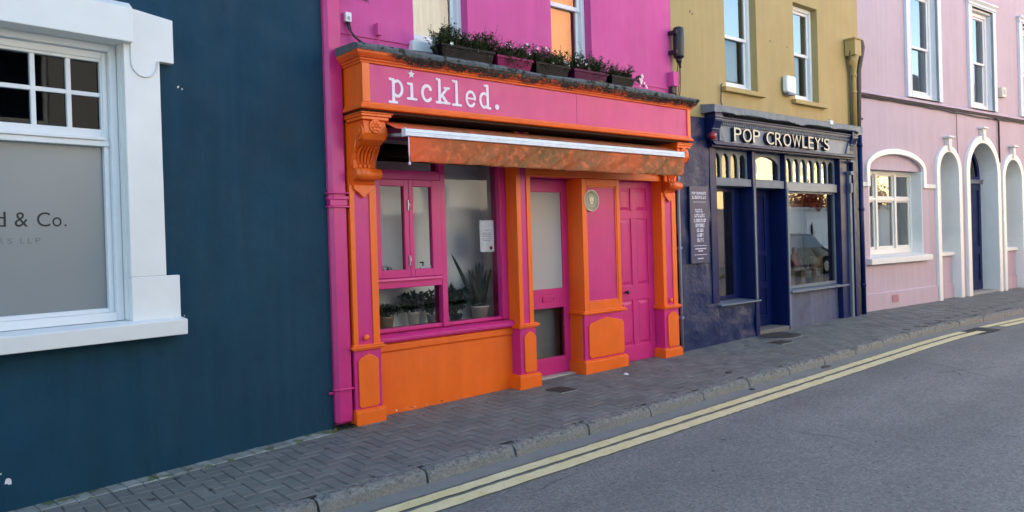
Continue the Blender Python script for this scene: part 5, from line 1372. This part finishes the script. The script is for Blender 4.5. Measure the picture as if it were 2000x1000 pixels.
# upper windows with white architraves
for k, (a, b_) in enumerate(WX):
    g = G(); frame(g, a - .16, b_ + .16, 4.055, 6.36, .16, .16, .0, .16, -.055, .0); frame(g, a - .02, b_ + .02, 4.055, 6.20, .02, .02, 0, .0, -.06, .20)
    g.prism([(-.056, 6.29), (-.10, 6.33), (-.10, 6.36), (-.056, 6.36)], a - .19, b_ + .19, 'x'); g.prism([(-.056, 6.22), (-.075, 6.235), (-.075, 6.26), (-.056, 6.27)], a - .17, b_ + .17, 'x')
    ar = build('architrave', g, paint('cool white architrave', (206, 214, 220), .55, .04, 3, .1, 30), PI, .004) if k == 0 else build('architrave', g, bpy.data.materials['cool white architrave'], PI, .004)
    g = G(); g.box(a, b_, .0, .2, 6.155, 6.199); g.box(b_ - .012, b_ - .001, .0, .17, 4.1, 6.15); build('reveal', g, bpy.data.materials['cool white architrave'], ar)
    sash(PI, a + .002, b_ - .014, 4.10, 6.15, 5.08, .075, fw=.075, blind='blind')
    g = G(); g.prism([(-.03, 4.06), (-.03, 4.075), (.17, 4.105), (.17, 4.06)], a + .001, b_ - .001, 'x'); build('window_sill', g, 'white_old', PI)
g = G(); g.box(1.02, 1.26, -.036, -.0305, .22, .36)
for k in range(4): g.box(1.03, 1.25, -.042, -.0365, .235 + .03 * k, .252 + .03 * k)
build('air_brick', g, paint('dusty pink grille', (170, 128, 138), .8, .1, 9, .2, 40), PI)
def at_pi(s, y): 
    a = R(-4.5); return (9.9 + s * cos(a) - y * sin(a), -.2 + s * sin(a) + y * cos(a))
p = at_pi(0, 0)
def pi_mesh(nm, g, mat, label, cat): return tag(build(nm, g, mat, None, 0, (p[0], p[1], 0), R(-4.5)), label, cat)
rnd = random.Random(55); g = G(); pts = []; pts2 = []
for k in range(60):
    s_ = .0 + k * .3; pts.append((s_, -.035, 3.945 + rnd.uniform(-.008, .008))); pts2.append((s_, -.03, 3.905 + rnd.uniform(-.01, .01) + .015 * sin(s_)))
g.tube(pts, .014, 5); g.tube(pts2, .012, 5)
pi_mesh('facade_cables', g, 'cable', 'pair of dark cables clipped under the string course of the pale pink house', 'cable')
g = G(); g.tube([(3.65, -.03, 3.92), (3.77, -.03, 3.90), (3.80, -.03, 3.86), (3.80, -.03, 3.2), (3.84, -.03, 2.9)], .007, 5); pi_mesh('cable', g, 'cable', 'thin cable dropping between the niche arch and the door arch', 'cable')
g = G(); g.tube([(5.6, -.04, 3.9), (5.77, -.04, 3.89), (5.80, -.04, 3.85), (5.80, -.04, 2.95)], .020, 6); pi_mesh('cable', g, 'cable', 'thick dark cable dropping to the right of the door arch', 'cable')
r = thing('alarm_box', 'small cream alarm box on the pink wall between two upper windows', 'alarm', (*at_pi(6.02, 0), 4.50), R(-4.5))
g = G(); g.box(-.11, .11, -.09, 0, -.10, .12); build('cover', g, plain('cream plastic', (206, 202, 188), .5), r, .012)
g = G(); g.box(-.05, .05, -.095, -.0905, -.04, .07); build('label', g, 'grey', r)
r = thing('junction_box', 'small dusky pink box on the wall just right of the cable bundle', 'box', (*at_pi(.12, 0), 3.62), R(-4.5))
g = G(); g.box(-.05, .05, -.06, 0, -.09, .13); build('case', g, 'palepink', r, .006)
g = G(); g.box(-.045, .045, -.05, 0, -.12, -.0905); g.tube([(-.03, -.03, -.12), (-.06, -.03, -.2), (-.05, -.02, -.3)], .008); build('gland', g, 'cable', r)

# ------------------------------------------------------------------ the sunlit far side of the street (seen in the glass)
def far_house(name, label, x0, x1, h, col, rows, cols, yf=-12.5, depth=8, ridge=2.6):
    r = thing(name, label, 'house', ((x0 + x1) / 2, yf, 0)); L = (x1 - x0) / 2
    m = paint(name + ' paint', col, .8, .06, 1.2, .2, 30); holes = []
    for zr in rows:
        for c in range(cols):
            x = -L + 2 * L * (c + .5) / cols; holes.append(rect(x - .5, x + .5, zr, zr + 1.55))
    g = G(); g.sheet_holes(rect(-L, L, -.2, h), holes, -.3, 0); g.box(-L, -L + .3, -depth, -.301, -.2, h); g.box(L - .3, L, -depth, -.301, -.2, h); g.box(-L + .3, L - .3, -depth, -depth + .3, -.2, h)
    build('wall', g, m, r)
    g = G(); g.prism([(.3, h + .001), (.3, h + .09), (-depth / 2, h + ridge), (-depth - .3, h + .09), (-depth - .3, h + .001)], -L - .05, L + .05, 'x'); build('roof', g, 'slateroof', r)
    for q in holes:
        (xa, za), (xb, zb_) = q[0], q[2]
        g = G(); frame(g, xa, xb, za, zb_, .07, .07, .08, .07, -.2, -.12); g.box(xa + .07, xb - .07, -.19, -.13, (za + zb_) / 2 - .025, (za + zb_) / 2 + .025); g.box(xa - .08, xb + .08, -.3, .06, za - .1, za - .002); f_ = build('window', g, 'pvc', r)
        g = G(); g.box(xa + .06, xb - .06, -.165, -.16, za + .05, zb_ - .05); build('pane', g, 'glass', f_)
    return r
far_house('stone_house', 'dark stone house across the street facing the office window', -14, 1.0, 7.6, (58, 66, 76), (1.0, 4.2), 4)
far_house('grey_house', 'pale grey rendered house across the street', 1.02, 8.5, 7.6, (200, 200, 196), (1.0, 4.4), 3)
far_house('white_house', 'tall white house across the street beside the orange one', 8.52, 13.6, 9.4, (206, 200, 186), (1.0, 4.3), 2)
far_house('terracotta_house', 'tall orange house across the street mirrored in an upper window', 13.62, 20, 11.0, (234, 164, 118), (1.0, 4.0), 2)
far_house('cream_house', 'cream house set back across the street, mirrored in the navy shop windows', 30.6, 40, 8.2, (242, 226, 172), (1.0, 4.6), 4, -16.5)
far_house('yellow_house', 'pale yellow house across the street, farther along', 40.02, 62, 7.8, (242, 226, 172), (1.0, 4.6), 6)
far_house('buff_house', 'buff house set back across the street behind the low garage', 20.5, 30.4, 6.6, (226, 204, 170), (1.0, 4.2), 3, -19)
r = thing('garage', 'low white garage across the street mirrored in the navy shop window', 'garage', (31.0, -11.6, 0))
g = G(); g.box(-7, 6, -4, 0, -.2, 2.5); g.box(-7.05, 6.05, -4.05, .06, 2.501, 2.6); build('wall', g, 'white_old', r)
for k in range(3):
    g = G(); x = -5.5 + 4 * k; g.box(x - 1.3, x + 1.3, .001, .03, .0, 2.1)
    for q in range(7): g.box(x - 1.3, x + 1.3, .0305, .045, .15 + q * .28, .2 + q * .28)
    build('door', g, 'pvc', r)
r = thing('red_creeper', 'red leaved creeper spilling over the low white garage', 'creeper', (29.3, -11.9, 2.6))
g = G(); rnd = random.Random(91)
for k in range(1500):
    c = Vector((rnd.gauss(0, .7), rnd.gauss(-.1, .3), abs(rnd.gauss(.2, .4)) - .1)); g.leaf(c, (rnd.gauss(0, 1), rnd.gauss(0, 1), rnd.gauss(0, 1)), .17, .13)
build('foliage', g, leafmat('red leaves', (130, 44, 28), (206, 110, 60)), r)
g = G(); g.tube([(-.8, .4, -2.6), (-.7, .38, -1), (-.3, .02, .3)], [.06, .05, .03], 7); build('stem', g, 'soil', r)

# parked car on the far side
CAR = thing('parked_car', 'dark grey hatchback parked across the street, mirrored in the navy shop window', 'car', (21.0, -8.3, -.02), pi)
M['carpaint'] = plain('dark grey car paint', (52, 62, 66), .25); M['tyre'] = plain('tyre rubber', (22, 22, 22), .85); M['carglass'] = plain('car glass coloured as sky', (150, 185, 210), .08)  # car glass colour holds the sky's reflection
prof = [(-2.05, .32), (-2.08, .62), (-2.0, .86), (-1.25, .98), (-.55, 1.44), (.2, 1.52), (1.1, 1.50), (1.75, 1.22), (2.0, 1.0), (2.05, .6), (2.0, .32)]
def wa(c): return [(c + .36 * cos(t), .32 + .36 * sin(t)) for t in [pi * k / 10 for k in range(11)]]
pf = prof + wa(1.25) + wa(-1.25)
g = G(); n = len(pf)
secs = []
for yy, sx, top in ((-.84, .97, .93), (-.78, 1, 1), (.78, 1, 1), (.84, .97, .93)):
    secs.append([g.bm.verts.new((q[0] * sx, yy * (1 if q[1] < 1.0 else .86), .32 + (q[1] - .32) * top)) for q in pf])
for a, b_ in zip(secs, secs[1:]):
    for k in range(n): f = g.bm.faces.new([a[k], a[(k + 1) % n], b_[(k + 1) % n], b_[k]])
g.bm.faces.new(secs[0]); g.bm.faces.new(secs[-1][::-1]); bmesh.ops.recalc_face_normals(g.bm, faces=g.bm.faces[:])
body = build('body', g, 'carpaint', CAR, .03)
for sy in (1, -1):
    g = G(); g.prism([(-1.05, 1.0), (-.5, 1.36), (.18, 1.42), (.22, 1.0)], sy * .80, sy * .835); g.prism([(.3, 1.0), (.28, 1.42), (1.0, 1.41), (1.5, 1.1), (1.45, 1.0)], sy * .80, sy * .835); build('window', g, 'carglass', CAR)
g = G(); g.prism([(-1.28, 1.0), (-1.24, .98), (-.58, 1.43), (-.62, 1.46)], -.66, .66); build('windscreen', g, 'carglass', CAR)
for sy in (1, -1):
    g = G(); g.ball((-2.0, sy * .6, .72), .14, .5, 1.2, .6); build('headlight', g, 'paper', CAR)
    g = G(); g.ball((2.0, sy * .65, .85), .12, .4, .8, 1.2); build('tail_light', g, 'red', CAR)
    for cx in (-1.25, 1.25):
        g = G(); g.cone((cx, sy * .62, .315), (cx, sy * .84, .315), .31, n=24); wh = build('wheel', g, 'tyre', CAR, .03)
        g = G(); g.cone((cx, sy * .835, .315), (cx, sy * .85, .315), .2, .18, n=18); build('rim', g, 'steel', wh)

# pieces that stand apart become objects of their own
def split_loose(o):
    bm = bmesh.new(); bm.from_mesh(o.data); seen = set(); isl = []
    for v in bm.verts:
        if v.index in seen: continue
        st = [v]; seen.add(v.index); grp = []
        while st:
            q = st.pop(); grp.append(q.index)
            for e in q.link_edges:
                t = e.other_vert(q)
                if t.index not in seen: seen.add(t.index); st.append(t)
        isl.append(set(grp))
    bm.free()
    if len(isl) < 2: return
    for k, keep in enumerate(isl):
        b = bmesh.new(); b.from_mesh(o.data); b.verts.ensure_lookup_table()
        bmesh.ops.delete(b, geom=[v for v in b.verts if v.index not in keep], context='VERTS')
        me = bpy.data.meshes.new(o.name); b.to_mesh(me); b.free()
        for m in o.data.materials: me.materials.append(m)
        c = o.copy(); c.data = me; COL.objects.link(c); c.parent = o.parent
    bpy.data.objects.remove(o)
SPLIT = ('window_reveal', 'impost_band', 'scroll_line', 'clamp', 'paint_chips', 'scroll_end', 'collar', 'bracket_backing', 'floors')
for o in [o for o in SC.objects if o.type == 'MESH' and o.name.split('.')[0] in SPLIT]:
    if o.name.startswith('paint_chips'): o.name = 'paint_chip'
    split_loose(o)
